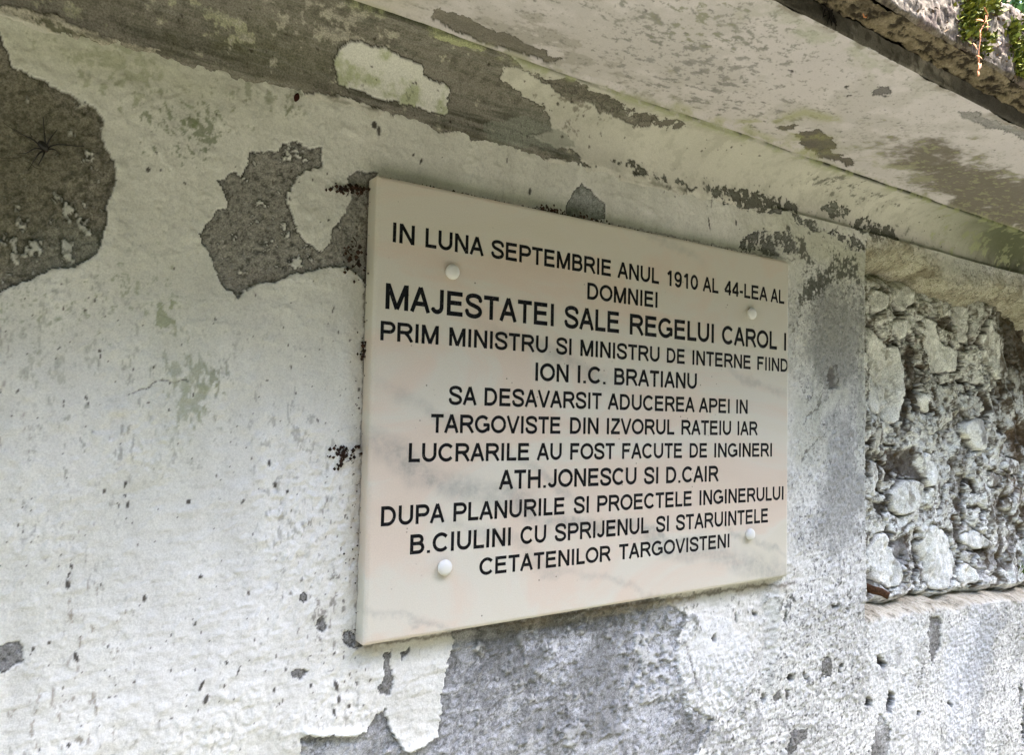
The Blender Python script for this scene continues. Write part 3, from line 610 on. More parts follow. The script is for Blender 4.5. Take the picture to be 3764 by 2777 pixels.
TR = [q3([(230, 350), (380, 380), (450, 470), (400, 600), (340, 690), (280, 700), (240, 560), (210, 450)], 571.1),
 q3([(470, 150), (620, 130), (720, 200), (780, 380), (770, 620), (640, 680), (560, 600), (500, 480), (480, 300)], 571.1),
 q3([(440, 780), (660, 720), (680, 850), (640, 1040), (560, 1020), (520, 900)], 571.1),
 q3([(150, 840), (290, 850), (370, 960), (430, 1080), (600, 1100), (640, 1350), (640, 1650), (560, 2080), (430, 2100), (300, 1980), (150, 1950)], 571.1),
 q3([(870, 700), (1010, 720), (1100, 1000), (1200, 1120), (1380, 1200), (1400, 1420), (1100, 1450), (1000, 1430), (900, 1080)], 571.1),
 q3([(1240, 560), (1420, 560), (1480, 900), (1450, 1150), (1320, 1000), (1210, 780)], 571.1),
 q3([(1640, 700), (1740, 800), (1900, 1050), (1960, 1500), (1800, 1560), (1640, 1300), (1560, 1000)], 571.1),
 q3([(750, 100), (900, 170), (960, 280), (940, 420), (820, 440), (760, 330)], 832.8),
 q3([(200, 950), (330, 1060), (350, 1400), (280, 1560), (200, 1500)], 832.8),
 q3([(870, 900), (960, 900), (1030, 1100), (1020, 1300), (920, 1450), (870, 1300)], 832.8),
 q3([(1450, 470), (1640, 500), (1620, 880), (1500, 900), (1430, 760), (1290, 660)], 832.8),
 q3([(1600, 1110), (1880, 1240), (1800, 1390), (1660, 1380)], 832.8),
 q3([(450, 1400), (560, 1360), (600, 1250), (720, 1260), (860, 1300), (900, 1500), (800, 1650), (600, 1750), (440, 1700)], 832.8),
 q3([(230, 500), (400, 370), (470, 400), (500, 600), (560, 800), (650, 960), (460, 1130), (280, 1000), (200, 700)], 1100.5),
 q3([(880, 520), (960, 260), (1200, 330), (1300, 650), (1300, 900), (1190, 1100), (1000, 1150), (930, 900)], 1100.5),
 q3([(1340, 430), (1500, 300), (1650, 430), (1760, 560), (1480, 610), (1400, 560)], 1100.5),
 q3([(1330, 780), (1500, 760), (1600, 1000), (1420, 1120), (1300, 1000)], 1100.5),
 q3([(1950, 930), (2050, 1000), (2110, 1180), (1950, 1240), (1840, 1120), (1880, 1000)], 832.8)]
rw = R_.warp(2.6, 601, 45); white = np.array([.84, .84, .79]); pale = np.zeros(A.shape)
for i, pts in enumerate(TR):
    m = R_.poly(pts, rw); bb = box_blur(m, 4, 2); cid = np.where(m > .5, 5000+i, cid)
    cr = np.where(m > .5, np.clip((bb-.5)*2, 0, 1)*.5, np.minimum(cr, np.clip((.5-bb)*2, 0, 1)*.6+.02)); pale = np.maximum(pale, m)
rr = np.random.default_rng(5).random(64*64+2000); rr2 = np.random.default_rng(6).random(64*64+2000)
cr = np.where(pale > .5, cr, cr + .10*(rr[cid] > .45))
CL = [(q3([(625, 1050), (650, 1300), (640, 1650)], 571.1), 2.6), (q3([(1700, 780), (1760, 880), (1840, 960)], 571.1), 2.0), (q3([(1960, 700), (1970, 1100), (1980, 1400)], 571.1), 3.2), (q3([(730, 180), (790, 370), (780, 640)], 571.1), 1.6),
      (q3([(440, 600), (520, 680), (740, 680)], 571.1), 2.0), (q3([(520, 1040), (590, 1090)], 571.1), 2.2), (q3([(1040, 1470), (1110, 1580), (1200, 1560)], 571.1), 3.0), (q3([(1420, 1550), (1560, 1610), (1680, 1480)], 571.1), 2.6),
      (q3([(640, 60), (640, 300), (620, 600)], 832.8), 6.0), (q3([(700, 120), (720, 380)], 832.8), 5.0), (q3([(345, 1080), (350, 1300), (430, 1450), (430, 1640)], 832.8), 2.4), (q3([(945, 900), (980, 1020), (1040, 1150), (1010, 1290)], 832.8), 1.6),
      (q3([(1460, 1290), (1500, 1440)], 832.8), 6.0), (q3([(1690, 160), (1790, 195)], 832.8), 2.5), (q3([(120, 700), (130, 1200)], 832.8), 3.0), (q3([(330, 850), (560, 830)], 832.8), 2.5), (q3([(960, 260), (970, 440)], 832.8), 1.8),
      (q3([(330, 60), (400, 180), (430, 300), (460, 420), (490, 620), (560, 780)], 1100.5), 2.8), (q3([(340, 40), (400, 150)], 1100.5), 7.0), (q3([(1330, 480), (1340, 600), (1460, 640), (1620, 570)], 1100.5), 3.0), (q3([(1540, 640), (1560, 780), (1600, 900)], 1100.5), 3.0),
      (q3([(1460, 60), (1560, 60), (1600, 160)], 1100.5), 4.0), (q3([(130, 60), (130, 400)], 1100.5), 2.6), (q3([(860, 480), (880, 900), (870, 1080)], 1100.5), 2.4), (q3([(1330, 640), (1320, 900)], 1100.5), 1.6), (q3([(1850, 250), (1900, 120)], 832.8), 4.0), (q3([(1740, 560), (1760, 660)], 832.8), 6.0)]
cleft = np.zeros(A.shape)
for pts, wd in CL: cleft = np.maximum(cleft, R_.line(pts, wd*1.15, rw))
cleft = sst(.25, .6, cleft)
hs = sst(0, .24, cr)**.8*(.006+.009*rr[cid]+.003*pale) + nA*.004 + nD*.003 + (1-.7*pale)*(ridge*.0022 + nC*.0009) + pale*nC*.0003
pit = np.clip(sst(1.15, 1.6, nB+.45*nC)*(1-.75*pale) + sst(1.1, 1.6, nC)*.7*(1-.5*pale), 0, 1); hs -= pit*.0022
hs -= cleft*.007
nC = fbm((A+hs*1.3)*150, (B+hs*.6)*120, 113, 4, .7); nE = fbm((A+hs*1.5)*80, (B-hs)*70, 116, 4, .65)
bulge = .012*sst(1.25, 1.55, A) - .03*sst(1.45, 1.62, A)*sst(.25, .5, B)
R_.h = hs + bulge - .004
R_.col[:] = white*(.86+.24*rr2[cid])[..., None]; R_.col *= (1+.05*nA)[..., None]
R_.mix((1-pale)*sst(.0, 1.2, nA*.6+nB*.6-.1), (.34, .31, .22), .55)
R_.mix((1-pale)*sst(.7, 1.3, nC), (.15, .13, .09), .55)
R_.mix(sst(.17, .03, cr+.03*nB), (.085, .065, .042), .9)
R_.mix(pit, (.045, .036, .024), .85)
R_.mix(cleft, (.035, .027, .018), .92)
R_.mix(sst(1.1, 1.7, nE)*(1-.6*pale), (.075, .055, .035), .85); R_.mix(sst(.9, 1.6, -nE)*(1-cleft), (.80, .80, .76), .45)
R_.mix(pale*sst(.9, 1.6, nB), (.40, .38, .30), .5); R_.mix(pale*sst(-.4, 1, nA), (.88, .88, .84), .6)
brown = np.clip(.9*R_.ell(2120, 900, 16, 60) + .9*R_.ell(2080, 1130, 14, 50) + .85*R_.ell(2140, 1210, 22, 40) + .8*R_.ell(1900, 770, 12, 24) + .8*R_.ell(1890, 985, 10, 40) + .8*R_.ell(2060, 700, 40, 14) + 1.1*R_.ell(1985, 1020, 30, 44) + 1.0*R_.ell(1940, 1000, 18, 50) + .9*R_.ell(1985, 790, 18, 52) + .95*R_.ell(1985, 1220, 20, 60) + .8*R_.ell(1972, 870, 13, 50), 0, 1)
R_.mix((1-.6*pale)*sst(.3, .7, brown+.12*nB), (.075, .058, .042), .9); R_.h -= sst(.3, .8, brown)*.008*(1-pale)
R_.mix(sst(.4, .9, R_.ell(2205, 1000, 40, 130)+.25*nB)*(1-.7*pale), (.17, .10, .045), .75)
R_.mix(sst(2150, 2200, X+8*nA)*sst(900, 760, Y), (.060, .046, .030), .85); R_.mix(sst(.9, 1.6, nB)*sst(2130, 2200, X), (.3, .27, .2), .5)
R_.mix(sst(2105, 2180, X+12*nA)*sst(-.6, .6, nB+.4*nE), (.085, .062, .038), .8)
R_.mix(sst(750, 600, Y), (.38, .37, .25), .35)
R_.mix(sst(1150, 1250, Y)*sst(-.4, .8, nA)*(1-pit), (.62, .62, .62), .5)
R_.mix(inner_edge(pale, 1), (.05, .04, .03), .6)
R_.g += .8
bot = -.100 - .034*(A-.948)/.65; R_.h -= sst(.03, 0, B-bot)*.03; R_.h -= sst(.03, -.01, .53-B)*.03
Pn = to_bl(R_.P + R_.N*R_.h[..., None]); nb, na = A.shape; idx = np.arange(nb*na).reshape(nb, na)
cellf = cid[:-1, :-1].ravel(); ff = np.stack([idx[:-1, :-1], idx[:-1, 1:], idx[1:, 1:], idx[1:, :-1]], -1).reshape(-1, 4)
Pf = Pn.reshape(-1, 3); Cf = R_.col.reshape(-1, 3); Gf = R_.g.ravel(); Nf = len(Pf)
for c in np.unique(cellf):
    fs = ff[cellf == c]
    if len(fs) < 60: continue
    used, inv = np.unique(fs, return_inverse=True); inv = inv.reshape(-1, 4)
    e = np.concatenate([inv[:, [0, 1]], inv[:, [1, 2]], inv[:, [2, 3]], inv[:, [3, 0]]]); es = np.sort(e, 1)
    key = es[:, 0].astype(np.int64)*len(used)+es[:, 1]; u, first, cnt = np.unique(key, return_index=True, return_counts=True); be = e[first[cnt == 1]]
    bv = np.unique(be); mp = -np.ones(len(used), int); mp[bv] = len(used)+np.arange(len(bv))
    V = Pf[used]; back = V[bv].copy(); back[:, 1] = .096
    cen = V.mean(0); back[:, 0] += (cen[0]-back[:, 0])*.12; back[:, 2] += (cen[2]-back[:, 2])*.12
    sk = np.stack([be[:, 1], be[:, 0], mp[be[:, 0]], mp[be[:, 1]]], 1)
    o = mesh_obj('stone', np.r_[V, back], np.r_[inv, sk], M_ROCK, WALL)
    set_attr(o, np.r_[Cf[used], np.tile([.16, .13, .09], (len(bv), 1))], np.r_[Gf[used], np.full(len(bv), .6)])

# wall core behind the face, so that the recess, cap and ends are closed
def box(name, lo, hi, m, parent=None):
    (x0, y0, z0), (x1, y1, z1) = lo, hi
    V = [(x0, y0, z0), (x1, y0, z0), (x1, y1, z0), (x0, y1, z0), (x0, y0, z1), (x1, y0, z1), (x1, y1, z1), (x0, y1, z1)]
    return mesh_obj(name, V, [(0, 3, 2, 1), (4, 5, 6, 7), (0, 1, 5, 4), (1, 2, 6, 5), (2, 3, 7, 6), (3, 0, 4, 7)], m, parent, smooth=False)
M_CORE = mat('wall_core', (.3, .29, .26))
box('wall_core', (-3.48, .125, -1.36), (4.48, .62, .74), M_CORE, WALL)
# ================================================================== THE PLAQUE
PW, PH = .715, .50
PL = empty('marble_plaque', (PW/2, 0, 0))
tag(PL, 'cream marble memorial plaque with engraved black capitals and four white screw caps', 'plaque')
# single-stroke capitals, unit cap height, stroke .135
T = .185; hT = T/2
def ar(cx, cy, rx, ry, a0, a1, n=12): return [(cx+rx*math.cos(rad(a0+(a1-a0)*i/n)), cy+ry*math.sin(rad(a0+(a1-a0)*i/n))) for i in range(n+1)]
def cat_(p, n=4):
    out = []; q = [p[0]]+p+[p[-1]]
    for i in range(1, len(q)-2):
        for k in range(n):
            t = k/n; a, b, c, d = q[i-1], q[i], q[i+1], q[i+2]
            out.append(tuple(.5*((2*b[j])+(-a[j]+c[j])*t+(2*a[j]-5*b[j]+4*c[j]-d[j])*t*t+(-a[j]+3*b[j]-3*c[j]+d[j])*t**3) for j in (0, 1)))
    return out+[p[-1]]
tp, bt = 1-hT, hT
GL = {
 'A': (.93, [[(.085, 0), (.465, .99)], [(.465, .99), (.845, 0)], [(.21, .34), (.72, .34)]]),
 'B': (.93, [[(.17, 0), (.17, 1)], [(.17, tp), (.53, tp)]+ar(.53, (tp+.53)/2, .21, (tp-.53)/2, 90, -90)+[(.17, .53)], [(.17, .53), (.56, .53)]+ar(.56, (.53+bt)/2, .235, (.53-bt)/2, 90, -90)+[(.17, bt)]]),
 'C': (1.008, [ar(.53, .5, .41, .5-hT, 40, 320, 22)]),
 'D': (1.008, [[(.17, 0), (.17, 1)], [(.17, tp), (.46, tp)]+ar(.46, .5, .385, .5-hT, 90, -90, 16)+[(.17, bt)]]),
 'E': (.93, [[(.17, 0), (.17, 1)], [(.17, tp), (.83, tp)], [(.17, .53), (.79, .53)], [(.17, bt), (.85, bt)]]),
 'F': (.853, [[(.17, 0), (.17, 1)], [(.17, tp), (.79, tp)], [(.17, .52), (.70, .52)]]),
 'G': (1.086, [ar(.54, .5, .42, .5-hT, 42, 322, 22)+[(.94, .20), (.94, .46), (.60, .46)]]),
 'H': (1.008, [[(.17, 0), (.17, 1)], [(.84, 0), (.84, 1)], [(.17, .53), (.84, .53)]]),
 'I': (.388, [[(.194, 0), (.194, 1)]]),
 'J': (.698, [[(.53, 1), (.53, .3)]+ar(.315, .29, .215, .29-hT, 0, -165, 10)]),
 'L': (.777, [[(.17, 0), (.17, 1)], [(.17, bt), (.74, bt)]]),
 'M': (1.163, [[(.17, 0), (.17, 1)], [(.995, 0), (.995, 1)], [(.19, .97), (.58, .03)], [(.58, .03), (.975, .97)]]),
 'N': (1.008, [[(.17, 0), (.17, 1)], [(.84, 0), (.84, 1)], [(.18, .97), (.83, .03)]]),
 'O': (1.086, [ar(.543, .5, .43, .5-hT, 0, 360, 26)]),
 'P': (.93, [[(.17, 0), (.17, 1)], [(.17, tp), (.57, tp)]+ar(.57, (tp+.46)/2, .25, (tp-.46)/2, 90, -90)+[(.17, .46)]]),
 'R': (1.008, [[(.17, 0), (.17, 1)], [(.17, tp), (.60, tp)]+ar(.60, (tp+.49)/2, .25, (tp-.49)/2, 90, -90)+[(.17, .49)], [(.52, .49), (.70, .34), (.92, .0)]]),
 'S': (.93, [cat_([(.80, .71), (.73, .865), (.47, .932), (.21, .865), (.145, .72), (.25, .59), (.48, .51), (.71, .42), (.80, .27), (.71, .13), (.47, .068), (.20, .135), (.115, .31)])]),
 'T': (.853, [[(.04, tp), (.813, tp)], [(.427, 0), (.427, 1)]]),
 'U': (1.008, [[(.165, 1), (.165, .40)]+ar(.503, .40, .338, .40-hT, 180, 360, 14)+[(.841, 1)]]),
 'V': (.93, [[(.075, 1), (.465, .01)], [(.465, .01), (.855, 1)]]),
 'Z': (.853, [[(.10, tp), (.77, tp)], [(.76, tp), (.09, bt)], [(.06, bt), (.80, bt)]]),
 '1': (.777, [[(.46, 0), (.46, 1)], [(.20, .73), (.45, .96)]]),
 '9': (.777, [ar(.38, .67, .265, .26, 0, 360, 18), cat_([(.645, .67), (.64, .42), (.56, .16), (.36, .068), (.15, .20)])]),
 '4': (.777, [[(.56, 0), (.56, 1)], [(.54, .94), (.09, .31)], [(.06, .275), (.73, .275)]]),
 '0': (.777, [ar(.388, .5, .275, .5-hT, 0, 360, 22)]),
 '-': (.465, [[(.06, .37), (.41, .37)]]),
 '.': (.388, [[(.194, 0), (.194, .145)]]),
}
def glyph_polys(ch, x0, y0, sx, sy):
    polys = []; t = hT
    for st in GL[ch][1]:
        for (ax, ay), (bx, by) in zip(st[:-1], st[1:]):
            dx, dy = bx-ax, by-ay; l = math.hypot(dx, dy)
            if l < 1e-6: continue
            nx, ny = -dy/l*t, dx/l*t
            polys.append([(ax+nx, ay+ny), (ax-nx, ay-ny), (bx-nx, by-ny), (bx+nx, by+ny)])
        for (ax, ay) in st[1:-1]: polys.append([(ax+t*math.cos(k*math.pi/4), ay+t*math.sin(k*math.pi/4)) for k in range(8)])
    return [[(x0+x*sx, y0+min(max(y, -.02), 1.02)*sy) for x, y in p] for p in polys]
c1, c2, c3, c4, c5, c6 = (1380, 780), (2120, 900), (1380, 1300), (2120, 1350), (1380, 1740), (2120, 1680); sc = 2203/800
def pt(c, x, y): return on_z((c[0]+x/sc)/K, (c[1]+y/sc)/K, 0.0)
# per line: two baseline points, a cap-height point over the first and last, and each word's left and right end
LINES = [
 [(c1, 180, 303), (c2, 2080, 598), (c1, 180, 101), (c2, 2060, 457), [('IN', c1, 178, c1, 397), ('LUNA', c1, 508, c1, 1100), ('SEPTEMBRIE', c1, 1172, c2, 357), ('ANUL', c2, 412, c2, 843), ('1910', c2, 912, c2, 1228), ('AL', c2, 1275, c2, 1443), ('44-LEA', c2, 1490, c2, 1932), ('AL', c2, 1962, c2, 2107)]],
 [(c2, 110, 552), (c2, 815, 640), (c2, 115, 382), (c2, 815, 480), [('DOMNIEI', c2, 108, c2, 817)]],
 [(c1, 104, 980), (c2, 2110, 1073), (c1, 104, 718), (c2, 2110, 893), [('MAJESTATEI', c1, 104, c1, 1806), ('SALE', c1, 1912, c2, 443), ('REGELUI', c2, 538, c2, 1388), ('CAROL', c2, 1470, c2, 2035), ('I', c2, 2098, c2, 2120)]],
 [(c1, 52, 1298), (c2, 2090, 1288), (c1, 52, 1100), (c2, 2090, 1153), [('PRIM', c1, 52, c1, 640), ('MINISTRU', c1, 748, c1, 1745), ('SI', c1, 1828, c1, 1985), ('MINISTRU', c1, 2075, c2, 838), ('DE', c2, 912, c2, 1102), ('INTERNE', c2, 1172, c2, 1768), ('FIIND', c2, 1828, c2, 2137)]],
 [(c3, 1625, 277), (c2, 1095, 1457), (c3, 1625, 90), (c2, 1100, 1297), [('ION', c3, 1620, c3, 1955), ('I.C.', c3, 2048, c2, 292), ('BRATIANU', c2, 380, c2, 1215)]],
 [(c3, 1028, 527), (c4, 1730, 475), (c3, 1028, 345), (c4, 1730, 330), [('SA', c3, 742, c3, 1028), ('DESAVARSIT', c3, 1105, c4, 262), ('ADUCEREA', c4, 312, c4, 1195), ('APEI', c4, 1235, c4, 1548), ('IN', c4, 1615, c4, 1730)]],
 [(c3, 600, 805), (c4, 1833, 693), (c3, 600, 617), (c4, 1833, 550), [('TARGOVISTE', c3, 548, c3, 1884), ('DIN', c3, 1970, c4, 220), ('IZVORUL', c4, 305, c4, 997), ('RATEIU', c4, 1060, c4, 1562), ('IAR', c4, 1628, c4, 1833)]],
 [(c3, 338, 1104), (c4, 1975, 908), (c3, 342, 912), (c4, 1975, 768), [('LUCRARILE', c3, 338, c3, 1568), ('AU', c3, 1632, c3, 1885), ('FOST', c3, 1972, c4, 395), ('FACUTE', c4, 460, c4, 1075), ('DE', c4, 1143, c4, 1327), ('INGINERI', c4, 1393, c4, 1975)]],
 [(c3, 1260, 1380), (c4, 1438, 1159), (c3, 1260, 1187), (c4, 1438, 996), [('ATH.JONESCU', c3, 1248, c4, 604), ('SI', c4, 680, c4, 825), ('D.CAIR', c4, 905, c4, 1438)]],
 [(c5, 57, 543), (c6, 2092, 437), (c5, 65, 342), (c6, 2092, 297), [('DUPA', c5, 57, c5, 703), ('PLANURILE', c5, 790, c5, 1926), ('SI', c5, 2007, c5, 2160), ('PROECTELE', c6, 208, c6, 1173), ('INGINERULUI', c6, 1243, c6, 2092)]],
 [(c5, 352, 828), (c6, 1943, 665), (c5, 360, 626), (c6, 1943, 521), [('B.CIULINI', c5, 352, c5, 1370), ('CU', c5, 1468, c5, 1728), ('SPRIJENUL', c5, 1815, c6, 738), ('SI', c6, 802, c6, 932), ('STARUINTELE', c6, 1003, c6, 1943)]],
 [(c5, 1070, 1040), (c6, 1545, 920), (c5, 1075, 862), (c6, 1545, 778), [('CETATENILOR', c5, 1052, c6, 347), ('TARGOVISTENI', c6, 417, c6, 1545)]],
]
M_INK = mat('engraving_paint', (.006, .006, .007), .55, .18)
_b = M_INK.node_tree.nodes['Principled BSDF']; _tc = node(M_INK, 'ShaderNodeTexCoord'); _n = node(M_INK, 'ShaderNodeTexNoise', Scale=420.0, Detail=3.0, Roughness=.7); L(M_INK, _tc.outputs['Object'], _n.inputs[0])
_r = node(M_INK, 'ShaderNodeValToRGB'); L(M_INK, _n.outputs['Fac'], _r.inputs[0]); _r.color_ramp.elements[0].position = .60; _r.color_ramp.elements[0].color = (.006, .006, .008, 1); _r.color_ramp.elements[1].position = .70; _r.color_ramp.elements[1].color = (.11, .10, .09, 1); L(M_INK, _r.outputs[0], _b.inputs['Base Color'])
M_MARBLE = mat('marble', (.6, .55, .48), .30, .45)
def marble():
    m = M_MARBLE; b = m.node_tree.nodes['Principled BSDF']; tc = node(m, 'ShaderNodeTexCoord')
    mp = node(m, 'ShaderNodeMapping'); L(m, tc.outputs['Object'], mp.inputs[0]); mp.inputs['Rotation'].default_value = (0, rad(-22), 0); mp.inputs['Scale'].default_value = (1, 1, 2.2)
    n1 = node(m, 'ShaderNodeTexNoise', Scale=2.6, Detail=6.0, Roughness=.6, Distortion=1.4); L(m, mp.outputs[0], n1.inputs[0])
    r1 = node(m, 'ShaderNodeValToRGB'); L(m, n1.outputs['Fac'], r1.inputs[0]); cr = r1.color_ramp
    cr.elements[0].position = .30; cr.elements[0].color = (.60, .50, .41, 1); cr.elements[1].position = .72; cr.elements[1].color = (.58, .545, .455, 1)
    e = cr.elements.new(.43); e.color = (.615, .52, .43, 1); e = cr.elements.new(.52); e.color = (.60, .56, .48, 1); e = cr.elements.new(.60); e.color = (.595, .55, .46, 1)
    n3 = node(m, 'ShaderNodeTexNoise', Scale=5.0, Detail=4.0); L(m, tc.outputs['Object'], n3.inputs[0])
    nw = node(m, 'ShaderNodeTexNoise', Scale=7.0, Detail=7.0, Roughness=.62); L(m, tc.outputs['Object'], nw.inputs[0])
    nb_ = node(m, 'ShaderNodeTexNoise', Scale=55.0, Detail=6.0, Roughness=.7); L(m, tc.outputs['Object'], nb_.inputs[0])
    sp = node(m, 'ShaderNodeSeparateXYZ'); L(m, tc.outputs['Object'], sp.inputs[0])
    def M(op, a, b=None, c=None):
        n = node(m, 'ShaderNodeMath', operation=op)
        for i, v in enumerate((a, b, c)):
            if v is None: continue
            if isinstance(v, (int, float)): n.inputs[i].default_value = v
            else: L(m, v, n.inputs[i])
        return n.outputs[0]
    off = M('MULTIPLY', M('SUBTRACT', nw.outputs['Fac'], .5), .10)
    tot = None
    for x0, y0, x1, y1, wd, k in [(815, 985, 1180, 1125, .016, .6), (1180, 1125, 1520, 1165, .006, .6), (1400, 1165, 1722, 1262, .016, .5), (1560, 1150, 1722, 1225, .005, .4), (805, 1345, 1100, 1398, .005, .45), (1080, 715, 1340, 840, .012, .42), (1500, 760, 1720, 860, .007, .35), (1130, 1010, 1260, 1100, .006, .4), (860, 860, 1020, 940, .009, .3), (1400, 505, 1520, 560, .007, .35), (980, 1150, 1250, 1235, .007, .35), (1250, 1240, 1500, 1330, .006, .28)]:
        p, q = on_z(x0, y0, 0), on_z(x1, y1, 0); sl_ = (q[1]-p[1])/(q[0]-p[0])
        d = M('ABSOLUTE', M('ADD', M('SUBTRACT', sp.outputs['Z'], M('MULTIPLY_ADD', M('SUBTRACT', sp.outputs['X'], float(p[0])), float(sl_), float(p[1]))), off))
        a = node(m, 'ShaderNodeMapRange', clamp=True, interpolation_type='SMOOTHSTEP'); L(m, d, a.inputs[0]); a.inputs[1].default_value = wd*1.7; a.inputs[2].default_value = 0; a.inputs[3].default_value = 0; a.inputs[4].default_value = k
        e1 = node(m, 'ShaderNodeMapRange', clamp=True, interpolation_type='SMOOTHSTEP'); L(m, sp.outputs['X'], e1.inputs[0]); e1.inputs[1].default_value = float(p[0])-.05; e1.inputs[2].default_value = float(p[0])+.03
        e2 = node(m, 'ShaderNodeMapRange', clamp=True, interpolation_type='SMOOTHSTEP'); L(m, sp.outputs['X'], e2.inputs[0]); e2.inputs[1].default_value = float(q[0])+.04; e2.inputs[2].default_value = float(q[0])-.03
        v = M('MULTIPLY', a.outputs[0], M('MULTIPLY', e1.outputs[0], e2.outputs[0])); tot = v if tot is None else M('MAXIMUM', tot, v)
    br = node(m, 'ShaderNodeMapRange', clamp=True); L(m, nb_.outputs['Fac'], br.inputs[0]); br.inputs[1].default_value = .38; br.inputs[2].default_value = .62; br.inputs[3].default_value = .25; br.inputs[4].default_value = 1.0
    mu_v = M('MULTIPLY', tot, br.outputs[0])
    mx = node(m, 'ShaderNodeMix', data_type='RGBA'); L(m, mu_v, mx.inputs[0]); L(m, r1.outputs[0], mx.inputs[6]); mx.inputs[7].default_value = (.20, .21, .20, 1)
    n4 = node(m, 'ShaderNodeTexNoise', Scale=700.0, Detail=2.0); L(m, tc.outputs['Object'], n4.inputs[0])
    v4 = node(m, 'ShaderNodeMapRange'); L(m, n4.outputs['Fac'], v4.inputs[0]); v4.inputs[3].default_value = .88; v4.inputs[4].default_value = 1.12
    sc_ = node(m, 'ShaderNodeVectorMath', operation='SCALE'); L(m, mx.outputs[2], sc_.inputs[0]); L(m, v4.outputs[0], sc_.inputs['Scale'])
    # fly specks
    n5 = node(m, 'ShaderNodeTexVoronoi', Scale=70.0); L(m, tc.outputs['Object'], n5.inputs[0])
    v5 = node(m, 'ShaderNodeMapRange', clamp=True); L(m, n5.outputs['Distance'], v5.inputs[0]); v5.inputs[1].default_value = .05; v5.inputs[2].default_value = .09; v5.inputs[3].default_value = 1; v5.inputs[4].default_value = 0
    n6 = node(m, 'ShaderNodeTexNoise', Scale=9.0, Detail=2.0); L(m, tc.outputs['Object'], n6.inputs[0])
    v6 = node(m, 'ShaderNodeMapRange', clamp=True); L(m, n6.outputs['Fac'], v6.inputs[0]); v6.inputs[1].default_value = .5; v6.inputs[2].default_value = .6; v6.inputs[3].default_value = 0; v6.inputs[4].default_value = .85
    m5 = node(m, 'ShaderNodeMath', operation='MULTIPLY'); L(m, v5.outputs[0], m5.inputs[0]); L(m, v6.outputs[0], m5.inputs[1])
    m6 = node(m, 'ShaderNodeMix', data_type='RGBA'); L(m, m5.outputs[0], m6.inputs[0]); L(m, sc_.outputs[0], m6.inputs[6]); m6.inputs[7].default_value = (.06, .045, .03, 1)
    L(m, m6.outputs[2], b.inputs['Base Color'])
    rv = node(m, 'ShaderNodeMapRange'); L(m, n3.outputs['Fac'], rv.inputs[0]); rv.inputs[3].default_value = .24; rv.inputs[4].default_value = .5; L(m, rv.outputs[0], b.inputs['Roughness'])
    b.inputs['Subsurface Weight'].default_value = .12; b.inputs['Subsurface Radius'].default_value = (.01, .008, .006); b.inputs['Subsurface Scale'].default_value = .5
marble()
BEV = .0045; DEP = .0015
sv, sf = [], []          # slab surface
cells = []
def add_tris(vs, fs):
    o = len(sv); sv.extend(vs); sf.extend([tuple(i+o for i in f) for f in fs])
nlet = 0
